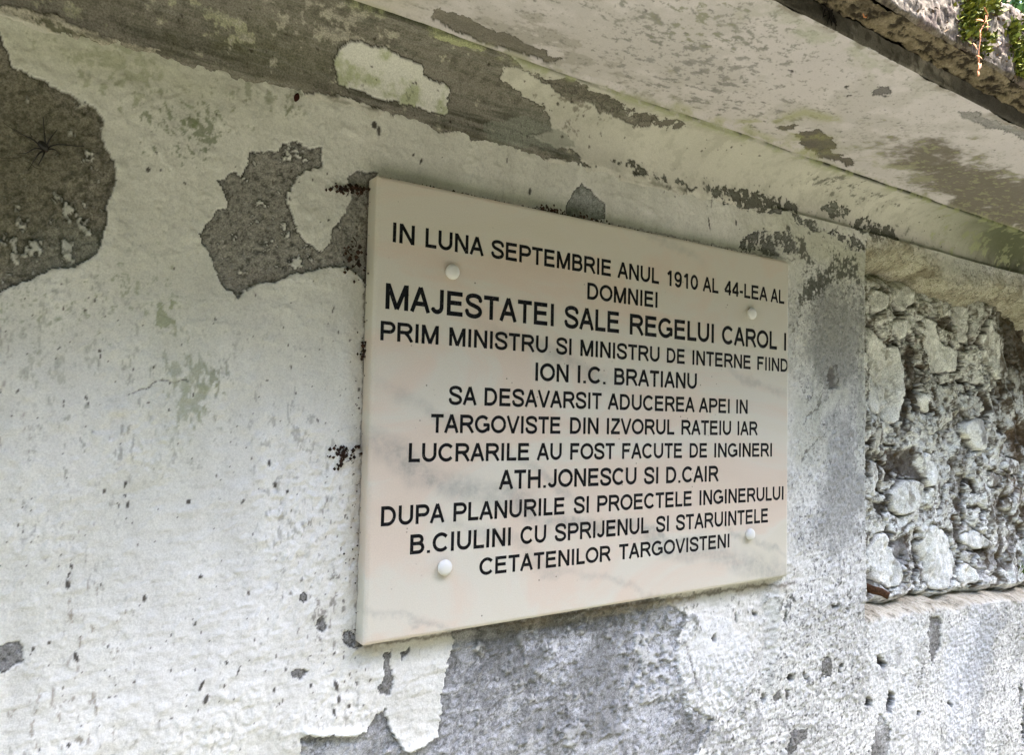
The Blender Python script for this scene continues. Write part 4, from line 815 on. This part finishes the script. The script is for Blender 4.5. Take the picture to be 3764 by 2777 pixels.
for li, (b0, b1, t0, t1, words) in enumerate(LINES):
    B0, B1, T0, T1 = pt(*b0), pt(*b1), pt(*t0), pt(*t1)
    def base(x): return B0[1] + (B1[1]-B0[1])*(x-B0[0])/(B1[0]-B0[0])
    def capt(x): return T0[1] + (T1[1]-T0[1])*(x-T0[0])/(T1[0]-T0[0])
    H = ((capt(B0[0])-base(B0[0])) + (capt(B1[0])-base(B1[0])))/2
    tilt = (B1[1]-B0[1])/(B1[0]-B0[0]); yb = (B0[1]+B1[1])/2; xm = (B0[0]+B1[0])/2
    ln = empty('inscription_line', (xm, -.0002, yb), PL); ln.matrix_parent_inverse = Matrix.Translation(PL.location).inverted()
    ln['label'] = 'engraved line reading ' + ' '.join(wd[0] for wd in words)
    slope = (B1[1]-B0[1])/(B1[0]-B0[0])
    for wd, ca0, xa, cb0, xb in words:
        # x of word ends in plaque units, taken at mid cap height
        def xat(c, x):
            y = 800
            for _ in range(6):
                q = pt(c, x, y); tgt = base(q[0])+H*.5
                # solve the pixel row whose site point lies on the line's middle
                q2 = pt(c, x, y+1); y += (tgt-q[1])/(q2[1]-q[1])
            return pt(c, x, y)[0]
        xl, xr = xat(ca0, xa), xat(cb0, xb)
        adv = [GL[ch][0] for ch in wd]; first, last = GL[wd[0]], GL[wd[-1]]
        mn = min(p[0] for st in first[1] for p in st)-hT*.95; mxx = max(p[0] for st in last[1] for p in st)+hT*.95
        nat = sum(adv[:-1]) + mxx - mn; sx = (xr-xl)/nat; sx = min(sx, H*1.25) if len(wd) > 1 else H*1.0
        pen = xl - mn*sx
        if len(wd) == 1: pen = (xl+xr)/2 - .194*sx
        for ch, ad in zip(wd, adv):
            yb_ = base(pen+ad*sx/2)
            x0, x1, y0, y1 = pen, pen+ad*sx, yb_-H*.06, yb_+H*1.06
            polys = glyph_polys(ch, pen, yb_, sx, H)
            polys = [[(min(max(x, x0+1e-4), x1-1e-4), y) for x, y in p] for p in polys]
            vs = [(x0, y0), (x1, y0), (x1, y1), (x0, y1)]; fs = [[0, 1, 2, 3]]
            for p in polys:
                ar_ = sum(p[i][0]*p[(i+1) % len(p)][1]-p[(i+1) % len(p)][0]*p[i][1] for i in range(len(p)))
                if ar_ < 0: p = p[::-1]
                fs.append(list(range(len(vs), len(vs)+len(p)))); vs += p
            # scale up: the triangulation works better with numbers near one
            k = 1000.0
            ov, oe, of, _, _, oo = geometry.delaunay_2d_cdt([Vector((x*k, y*k)) for x, y in vs], [], fs, 1, 1e-4)
            inn, out = [], []
            for f, og in zip(of, oo):
                if any(g > 0 for g in og): inn.append(f)
                elif 0 in og: out.append(f)
            pts2 = [(v[0]/k, v[1]/k) for v in ov]
            add_tris([(x, 0, y) for x, y in pts2], out)
            # recessed letter: floor and walls
            ec = {}
            for f in inn:
                for i in range(len(f)):
                    a, b = f[i], f[(i+1) % len(f)]; ec[(a, b)] = ec.get((a, b), 0)+1
            V = [(x, DEP, y) for x, y in pts2] + [(x, 0.00002, y) for x, y in pts2]; n_ = len(pts2); Fl = [tuple(f) for f in inn]
            for (a, b) in list(ec):
                if (b, a) not in ec: Fl.append((a+n_, b+n_, b, a))
            us = sorted({i for f in Fl for i in f}); mp_ = {u: i for i, u in enumerate(us)}; V = [V[u] for u in us]; Fl = [tuple(mp_[i] for i in f) for f in Fl]
            lo = mesh_obj('letter', V, Fl, M_INK, None, smooth=False)
            lo.parent = ln; lo.matrix_parent_inverse = Matrix.Translation((xm, -.0002, yb)).inverted()
            nlet += 1
            cells.append((x0, y0, x1, y1)); pen += ad*sx
print('letters', nlet)
# slab surface between the cells
vs = [(BEV, BEV), (PW-BEV, BEV), (PW-BEV, PH-BEV), (BEV, PH-BEV)]; fs = [[0, 1, 2, 3]]
for (x0, y0, x1, y1) in cells:
    fs.append([len(vs)+i for i in range(4)]); vs += [(x0, y0), (x1, y0), (x1, y1), (x0, y1)]
k = 1000.0
ov, oe, of, _, _, oo = geometry.delaunay_2d_cdt([Vector((x*k, y*k)) for x, y in vs], [], fs, 1, 1e-5)
add_tris([(v[0]/k, 0, v[1]/k) for v in ov], [f for f, og in zip(of, oo) if og == [0] or tuple(og) == (0,)])
# bevel, sides and back: (inset, depth)
rings = [(BEV, 0), (BEV*.45, .0008), (BEV*.12, .0022), (0, .0045), (0, .022)]
prev = None
for ins, d in rings:
    cc = max(ins, .0008); pr = []
    for (x, y, sx_, sy_) in ((ins, ins, 1, 1), (PW-ins, ins, -1, 1), (PW-ins, PH-ins, -1, -1), (ins, PH-ins, 1, -1)):
        e = .0 if d == 0 else .0015
        two = [(x, y+sy_*e), (x+sx_*e, y)] if sx_*sy_ > 0 else [(x+sx_*e, y), (x, y+sy_*e)]
        pr += two
    o0 = len(sv); sv.extend([(x, d, y) for x, y in pr])
    if prev is not None:
        for i in range(8): j = (i+1) % 8; sf.append((prev+i, prev+j, o0+j, o0+i)[::-1])
    prev = o0
sf.append(tuple(prev+i for i in range(8)))
slab = mesh_obj('slab', sv, sf, M_MARBLE, PL, smooth=False)
# screw caps
M_CAPW = mat('cap_plastic', (.70, .68, .64), .35, .5); M_CAPW.node_tree.nodes['Principled BSDF'].inputs['Subsurface Weight'].default_value = .2
M_CAPW.node_tree.nodes['Principled BSDF'].inputs['Subsurface Radius'].default_value = (.004, .004, .003)
def lathe(name, prof, m, c, parent, n=32):
    V, Fc = [], []
    for r, d in prof:
        for i in range(n): t = 2*math.pi*i/n; V.append((c[0]+r*math.cos(t), -d, c[1]+r*math.sin(t)))
    for j in range(len(prof)-1):
        for i in range(n): k2 = (i+1) % n; Fc.append((j*n+i, j*n+k2, (j+1)*n+k2, (j+1)*n+i))
    Fc.append(tuple((len(prof)-1)*n+i for i in range(n))); return mesh_obj(name, V, Fc, m, parent)
prof = [(.0074, -.0005), (.0074, .0022), (.0086, .0024), (.0089, .0034), (.0087, .0046), (.0078, .0060), (.0062, .0071), (.0040, .0078), (.0018, .0081)]
for c, x, y, lb in ((c1, 792, 603, 'upper left white screw cap'), (c2, 1787, 697, 'upper right white screw cap'), (c5, 715, 963, 'lower left white screw cap with a dirt smudge'), (c6, 1772, 790, 'lower right white screw cap')):
    q = on_z((c[0]+x/sc)/K, (c[1]+y/sc)/K, .006); o = lathe('screw_cap', prof, M_CAPW, (q[0], q[1]), PL); o['label'] = lb

# ================================================================== SMALL THINGS
def tube(pts, rads, n=6):
    V, Fc = [], []; pts = [Vector(p) for p in pts]
    for i, p in enumerate(pts):
        d = (pts[min(i+1, len(pts)-1)]-pts[max(i-1, 0)]).normalized(); u = d.cross(Vector((0.13, 1, .21))).normalized(); v = d.cross(u)
        for k in range(n): t = 2*math.pi*k/n; V.append(p+(u*math.cos(t)+v*math.sin(t))*rads[i])
    for i in range(len(pts)-1):
        for k in range(n): k2 = (k+1) % n; Fc.append((i*n+k, i*n+k2, (i+1)*n+k2, (i+1)*n+k))
    Fc.append(tuple(range(n))); Fc.append(tuple((len(pts)-1)*n+k for k in range(n))); return V, Fc
def wallp(px, py, out=0.0):
    q = on_z(px, py, -.022+out); return (q[0], -q[2], q[1])
# spider; leg paths traced in the 440 px crop (scale 2237/440)
def sp(x, y, out=.002): return wallp((0+x*440/2237)/K, (380+y*440/2237)/K, out)
M_SPI = mat('spider_black', (.012, .010, .009), .45, .4); M_SPB = mat('spider_brown', (.022, .010, .007), .5, .4)
SPI = empty('spider', sp(840, 840, .003)); tag(SPI, 'long-legged black spider resting on the bare brown patch of wall', 'spider')
def blob(name, c, r, m, parent, rot=0, seed=0, sub=3, rough=.0):
    bm = bmesh.new(); bmesh.ops.create_icosphere(bm, subdivisions=sub, radius=1)
    rn = random.Random(seed); ph = [rn.uniform(0, 6) for _ in range(6)]
    for v in bm.verts:
        k = 1+rough*(math.sin(v.co.x*3+ph[0])*math.sin(v.co.y*4+ph[1])+.6*math.sin(v.co.z*7+ph[2])*math.sin(v.co.x*8+ph[3]))
        v.co = v.co*k
        x, y, z = v.co.x*r[0], v.co.y*r[1], v.co.z*r[2]; c_, s_ = math.cos(rot), math.sin(rot)
        v.co = Vector((x*c_-z*s_+c[0], y+c[1], x*s_+z*c_+c[2]))
    V = [tuple(v.co) for v in bm.verts]; Fc = [tuple(v.index for v in f.verts) for f in bm.faces]; bm.free()
    return mesh_obj(name, V, Fc, m, parent)
blob('abdomen', sp(808, 795, .004), (.0036, .0034, .0054), M_SPI, SPI, rot=.75, sub=2)
blob('head', sp(852, 868, .0035), (.0022, .0018, .0024), M_SPB, SPI, rot=.6, sub=2)
LEGS = [[(770, 830), (700, 750), (610, 670), (500, 620), (420, 580), (260, 470)], [(780, 860), (700, 840), (620, 855), (540, 905), (460, 935), (350, 930)],
        [(805, 885), (730, 930), (680, 1000), (630, 1080), (595, 1125)], [(832, 905), (805, 980), (760, 1070), (705, 1165)], [(855, 800), (840, 660), (822, 500), (808, 250)],
        [(880, 800), (910, 700), (960, 630), (1010, 560), (1065, 498)], [(890, 835), (980, 790), (1090, 770), (1220, 775), (1400, 795), (1570, 800)], [(905, 855), (980, 855), (1040, 875), (1090, 920), (1130, 948)]]
for l in LEGS:
    n = len(l); P_ = cat_([(float(x), float(y)) for x, y in l], 3); m_ = len(P_)
    V, Fc = tube([sp(x, y, .0028+.0040*math.sin(math.pi*min(1, i/(m_-1)*1.25)) if i/(m_-1) < .8 else .002) for i, (x, y) in enumerate(P_)], [.00085*(1-.66*i/(m_-1)) for i in range(m_)], 5)
    mesh_obj('leg', V, Fc, M_SPI, SPI)
# cobweb threads near the spider
M_WEB = mat('web', (.03, .025, .02), .8)
wb = []; wf = []
for l in ([(0, 1005), (60, 1030), (250, 1018), (400, 1012)], [(560, 560), (600, 640), (540, 620)], [(450, 1070), (560, 1110), (660, 1200), (770, 1230)], [(520, 1250), (600, 1130), (620, 1060)], [(70, 360), (160, 430), (300, 520), (400, 590)]):
    V, Fc = tube([sp(x, y, .002) for x, y in cat_([(float(a), float(b)) for a, b in l], 3)], [.00022]*((len(l)-1)*3+1), 4); o0 = len(wb); wb += V; wf += [tuple(i+o0 for i in f) for f in Fc]
tag(mesh_obj('cobweb', wb, wf, M_WEB), 'dusty cobweb threads strung beside the black spider', 'cobweb')

def crumbs(name, specs, m, label, cat, kind='stuff', flat=.6):
    V, Fc = [], []
    for (p, r) in specs:
        o0 = len(V); q = [(1, 0, 0), (-1, 0, 0), (0, 1, 0), (0, -1, 0), (0, 0, 1), (0, 0, -1)]
        for a in q:
            k = r*(.6+.8*random.random()); V.append((p[0]+a[0]*k*(.8+.5*random.random()), p[1]+a[1]*k*flat, p[2]+a[2]*k*(.8+.7*random.random())))
        Fc += [tuple(o0+i for i in f) for f in ((0, 4, 2), (2, 4, 1), (1, 4, 3), (3, 4, 0), (2, 5, 0), (1, 5, 2), (3, 5, 1), (0, 5, 3))]
    o = mesh_obj(name, V, Fc, m, smooth=False); tag(o, label, cat, kind=kind); return o
M_DIRT = leaf_mat('crumb_dirt', (.010, .006, .004), (.055, .026, .014))
sp_ = []
for i in range(420):            # crumbs lying on the plaque's upper edge
    t = random.random(); x = .02+(PW-.1)*t; dens = .35+.65*math.exp(-((t-.35)/.22)**2) + .5*math.exp(-((t-.6)/.1)**2)
    if random.random() > dens: continue
    r = .0006+.0011*random.random()**2; sp_.append(((x, random.uniform(.004, .018), PH+.0004+random.uniform(0, .0015)), r))
for cxx, n in ((.235, 60), (.31, 16), (.29, 12)):
    for i in range(n): sp_.append(((cxx+random.gauss(0, .011), random.uniform(.001, .014), PH+.001+abs(random.gauss(0, .003))), .0010+.0012*random.random()))
for i in range(110):             # crumbs clinging along the left edge and on its face
    sp_.append(((random.gauss(-.004, .004), random.uniform(.014, .02), random.uniform(.0, .5)), .0005+.0009*random.random()**2))
crumbs('dirt_crumbs', sp_, M_DIRT, 'dark crumbs of dirt and dried moss lying along the plaque top edge', 'dirt')
def clump(cx, cy, sx, sy, n, label, seed):
    random.seed(seed); s_ = []
    for i in range(n):
        a, b = random.gauss(0, sx), random.gauss(0, sy); s_.append((wallp(cx+a, cy+b, .001+.004*random.random()), .0008+.0017*random.random()))
    V, Fc = [], []
    for (p, r) in s_:
        o0 = len(V)
        for a in [(1, 0, 0), (-1, 0, 0), (0, 1, 0), (0, -1, 0), (0, 0, 1), (0, 0, -1)]:
            k = r*(.6+.9*random.random()); V.append((p[0]+a[0]*k, p[1]+a[1]*k*.7, p[2]+a[2]*k))
        Fc += [tuple(o0+i for i in f) for f in ((0, 4, 2), (2, 4, 1), (1, 4, 3), (3, 4, 0), (2, 5, 0), (1, 5, 2), (3, 5, 1), (0, 5, 3))]
    for i in range(max(3, n//14)):
        a = wallp(cx+random.gauss(0, sx), cy+random.gauss(0, sy), .002); b = (a[0]+random.gauss(0, .004), a[1]-.004*random.random(), a[2]-.010*random.random())
        t_, f_ = tube([a, ((a[0]+b[0])/2+.001, a[1]-.002, (a[2]+b[2])/2), b], [.0006, .0005, .0002], 4); o0 = len(V); V += [tuple(v) for v in t_]; Fc += [tuple(i+o0 for i in f) for f in f_]
    o = mesh_obj('dry_moss_clump', V, Fc, M_DIRT, smooth=False); tag(o, label, 'moss clump', group='dry moss clumps stuck beside the plaque'); return o
clump(752, 992, 16, 7, 90, 'brown dry moss clump stuck left of the plaque at mid height', 3)
clump(742, 1015, 5, 9, 26, 'small hanging brown moss tuft just below the mid height clump', 4)
clump(765, 413, 24, 4, 80, 'reddish brown moss trail at the plaque upper left corner', 5)
clump(797, 768, 4, 10, 26, 'thin brown moss tuft at the plaque left edge above mid height', 6)
clump(770, 560, 12, 22, 40, 'scattered dark moss bits on bare mortar left of the plaque', 8)
def leaf(name, p, ln, wd, ang, m, label, cat, curl=.3, normal_out=True):
    V, Fc = [], []; n = 7
    for i in range(n):
        t = i/(n-1); w_ = wd*math.sin(math.pi*min(1, t*.92+.06))**.8; x = t*ln
        for j, s in enumerate((-1, 0, 1)):
            a = x; b = s*w_; out = curl*(w_*abs(s)*.7 + ln*.25*math.sin(t*2.5))
            V.append((p[0]+a*math.cos(ang)-b*math.sin(ang), p[1]-out, p[2]+a*math.sin(ang)+b*math.cos(ang)))
    for i in range(n-1):
        for j in range(2): Fc.append((i*3+j, i*3+j+1, i*3+j+4, i*3+j+3))
    o = mesh_obj(name, V, Fc, m); sm = o.modifiers.new('thickness', 'SOLIDIFY'); sm.thickness = .0003
    if label: tag(o, label, cat)
    return o
M_LEAF = mat('dead_leaf', (.035, .010, .007), .8, .1); M_ORANGE = mat('dry_orange', (.55, .22, .09), .55)
leaf('dead_leaf', wallp(645, 222, .004), .010, .0030, 1.3, M_LEAF, 'small dark red dead leaf caught under the cove edge', 'leaf')
q = on_y(1262, 58, .66)
# dark hanging shreds under the cove and from the fascia
# orange dried stem with bracts hanging in front of the mossy cap stone
def capp(x, y, out=.004):      # crop 3164,0 scale 2239/600
    q = on_z((3164+x*600/2239)/K, (y*600/2239)/K, .3385+out); return (q[0], -q[2], q[1])
TW = empty('dried_stem', capp(1640, 500, .01)); tag(TW, 'orange brown dried plant stem dangling over the mossy cap stone', 'dry stem')
V, Fc = tube([capp(x, y, .008) for x, y in [(1700, 100), (1740, 200), (1720, 280), (1640, 420), (1640, 540), (1620, 680), (1610, 780), (1625, 900), (1610, 1030)]], [.0006, .0007, .0006, .0007, .0006, .0004, .0008, .0010, .0006], 6)
mesh_obj('stem', V, Fc, M_ORANGE, TW)
for x0, y0, x1, y1, wd in [(1570, 270, 1700, 285, .0012), (1700, 280, 1735, 200, .0013), (1720, 260, 1750, 410, .0011), (1635, 410, 1645, 520, .0014), (1535, 590, 1610, 670, .0014), (1580, 760, 1680, 800, .001), (1610, 860, 1640, 960, .0024), (1600, 960, 1625, 1040, .0026), (1650, 870, 1615, 960, .0016)]:
    a, b = Vector(capp(x0, y0, .009)), Vector(capp(x1, y1, .011)); lo = leaf('bract', a, (b-a).length, wd, math.atan2(b.z-a.z, b.x-a.x), M_ORANGE, None, None); attach(lo, TW)
q = ((3164+85*600/2239)/K, (240*600/2239)/K); r_ = on_y(q[0], q[1], .668); pa = Vector((r_[0]-.004, -r_[2], r_[1])); 
V, Fc = tube([pa+Vector((-.0035, 0, .002)), pa+Vector((-.001, 0, -.0008)), pa+Vector((.0025, 0, .0)), pa+Vector((.0045, 0, .0035))], [.0005, .0009, .0009, .0004], 5)
tag(mesh_obj('curled_husk', V, Fc, M_ORANGE), 'tiny curled orange husk hanging from the cap stone underside', 'husk')
# black shreds hanging at the fascia
M_BLK = mat('black_shred', (.012, .01, .008), .9)
q = on_z(1807, 40, .298); pa = Vector((q[0], -q[2]-.002, q[1]))
SV, SF = [], []
for i in range(16):
    a = pa+Vector((random.uniform(-.012, .012), random.uniform(-.003, .001), random.uniform(.0, .012))); b = a+Vector((random.gauss(0, .006), random.gauss(0, .002), random.uniform(-.020, -.004)))
    t_, f_ = tube([a, (a+b)/2+Vector((random.gauss(0, .003), 0, 0)), b], [.0008, .0007, .0003], 4); o0 = len(SV); SV += t_; SF += [tuple(k2+o0 for k2 in f) for f in f_]
tag(mesh_obj('black_root_shreds', SV, SF, M_BLK), 'black rotten root shreds dangling over the soffit edge below the cap stone', 'roots')
# rotten root stub in the recess
M_ROOT = grain_mat('root_bark', scale=300, amount=.6, bump=.8)
def nic(px, py, z): q = on_z(px, py, z); return Vector((q[0], -q[2], q[1]))
ra = [nic(1872, 1277, -.045), nic(1886, 1282, -.030), nic(1908, 1290, -.012), nic(1928, 1297, .004), nic(1943, 1304, .014)]
V, Fc = tube(ra, [.0080, .0078, .0072, .0066, .0058], 9)
V = [Vector(v)+Vector((random.gauss(0, .0007), random.gauss(0, .0007), random.gauss(0, .0007))) for v in V]
o = mesh_obj('root_stub', V, Fc, M_ROOT); set_attr(o, np.tile([.07, .035, .018], (len(V), 1)), np.ones(len(V))); tag(o, 'broken brown root stub sticking out low in the rubble recess', 'root')
# two little plants on the ledge
M_GRN = leaf_mat('plant_green', (.05, .09, .015), (.16, .24, .05))
for (px, py, n, hgt, lb) in ((2148, 1278, 60, .022, 'small green plantlet growing on the rubble ledge'), (2228, 1258, 90, .045, 'taller green grass tuft at the right end of the rubble ledge')):
    b0 = nic(px, py, -.040); V, Fc = [], []
    for i in range(n):
        a = b0+Vector((random.gauss(0, .008), random.gauss(0, .004), random.uniform(-.002, .004))); l_ = hgt*random.uniform(.4, 1); d = Vector((random.gauss(0, .5), random.gauss(-.3, .3), 1)).normalized()
        w_ = Vector((1, random.uniform(-.6, .6), 0)).normalized()*(.0016 if hgt < .03 else .0009); m_ = a+d*l_*.5; e_ = a+d*l_+Vector((0, 0, -l_*.15)); o0 = len(V)
        V += [a-w_*.5, a+w_*.5, m_+w_, e_, m_-w_]; Fc.append((o0, o0+1, o0+2, o0+3, o0+4))
    o = mesh_obj('small_plant', V, Fc, M_GRN, smooth=False); tag(o, lb, 'plant')
# loose white chip on the ledge
o = blob('stone_chip', nic(2097, 1341-4, -.028), (.011, .006, .006), mat('chip', (.66, .65, .62)), None, rot=.2, seed=4, sub=2, rough=.25); tag(o, 'loose white stone chip lying on the sandy ledge', 'stone chip')

# ================================================================== SETTING: ground, tree behind the wall, unseen wood added behind the viewer
gm_ = mat('ground_grass', (.09, .10, .05)); b = gm_.node_tree.nodes['Principled BSDF']; tc = node(gm_, 'ShaderNodeTexCoord')
n1 = node(gm_, 'ShaderNodeTexNoise', Scale=1.2, Detail=6.0); L(gm_, tc.outputs['Object'], n1.inputs[0]); rp = node(gm_, 'ShaderNodeValToRGB'); L(gm_, n1.outputs['Fac'], rp.inputs[0])
rp.color_ramp.elements[0].position = .42; rp.color_ramp.elements[0].color = (.030, .045, .014, 1); rp.color_ramp.elements[1].position = .58; rp.color_ramp.elements[1].color = (.06, .06, .03, 1); L(gm_, rp.outputs[0], b.inputs['Base Color'])
o = mesh_obj('ground', [(-150, -150, -1.35), (150, -150, -1.35), (150, 150, -1.35), (-150, 150, -1.35)], [(0, 1, 2, 3)], gm_, smooth=False); tag(o, kind='structure')
gp = mat('path_gravel', (.135, .125, .11)); o = mesh_obj('path', [(-12, -2.4, -1.345), (12, -2.4, -1.345), (12, -.9, -1.345), (-12, -.9, -1.345)], [(0, 1, 2, 3)], gp, smooth=False); tag(o, kind='structure')
M_TREE = leaf_mat('tree_leaf', (.03, .06, .012), (.10, .17, .03)); M_TRUNK = mat('bark', (.08, .06, .045))
def tree(cx, cy, h, r, n, label, seed, group=None):
    rn = np.random.default_rng(seed); root = empty('broadleaf_tree', (cx, cy, -1.35)); tag(root, label, 'tree', group)
    t_, f_ = tube([(cx, cy, -1.36), (cx+.1, cy, -1.35+h*.3), (cx-.05, cy+.1, -1.35+h*.6), (cx, cy, -1.35+h*.9)], [.16, .12, .08, .03], 8); mesh_obj('trunk', t_, f_, M_TRUNK, root)
    cl = rn.normal(size=(26, 3)); cl /= np.linalg.norm(cl, axis=1)[:, None]; cl *= (rn.random((26, 1))**.4)*np.array([r, r, h*.36]); cl += (cx, cy, -1.35+h*.62)
    p = cl[rn.integers(0, 26, n)] + rn.normal(size=(n, 3))*r*.22; p[:, 2] = np.maximum(p[:, 2], -1.2)
    o = leaf_cloud('crown', p, .10 if n > 6000 else .14, None, root); o.data.materials.append(M_TREE)
_d = bl(CAM + ray(2228, 6)*7.0)
tree(_d.x, _d.y, (_d.z+1.35)/.62, 1.9, 9000, 'leafy green tree beyond the mossy cap stone at the top right corner', 1)

wn = np.random.default_rng(77); n_ = 42000  # unseen leaf mass, raised and thickened to block the low sky
wx_ = wn.uniform(-16, 16, n_); wh = 4.9 + .8*np.sin(wx_*.9) + .8*np.sin(wx_*2.3+1)
wp_ = np.stack([wx_, -wn.uniform(4.6, 7.5, n_) - .02*wx_**2*0, -1.3 + wn.random(n_)**.8*(wh+1.3)], 1)
M_UNSEEN_WOOD = leaf_mat('unseen_woodland_leaf', (.025, .04, .010), (.09, .10, .03))
o = leaf_cloud('unseen_woodland', wp_, .34, None, None); o.data.materials.append(M_UNSEEN_WOOD); tag(o, 'dense dark green woodland edge added behind the viewer to block low sky', 'unseen_woodland', kind='stuff')
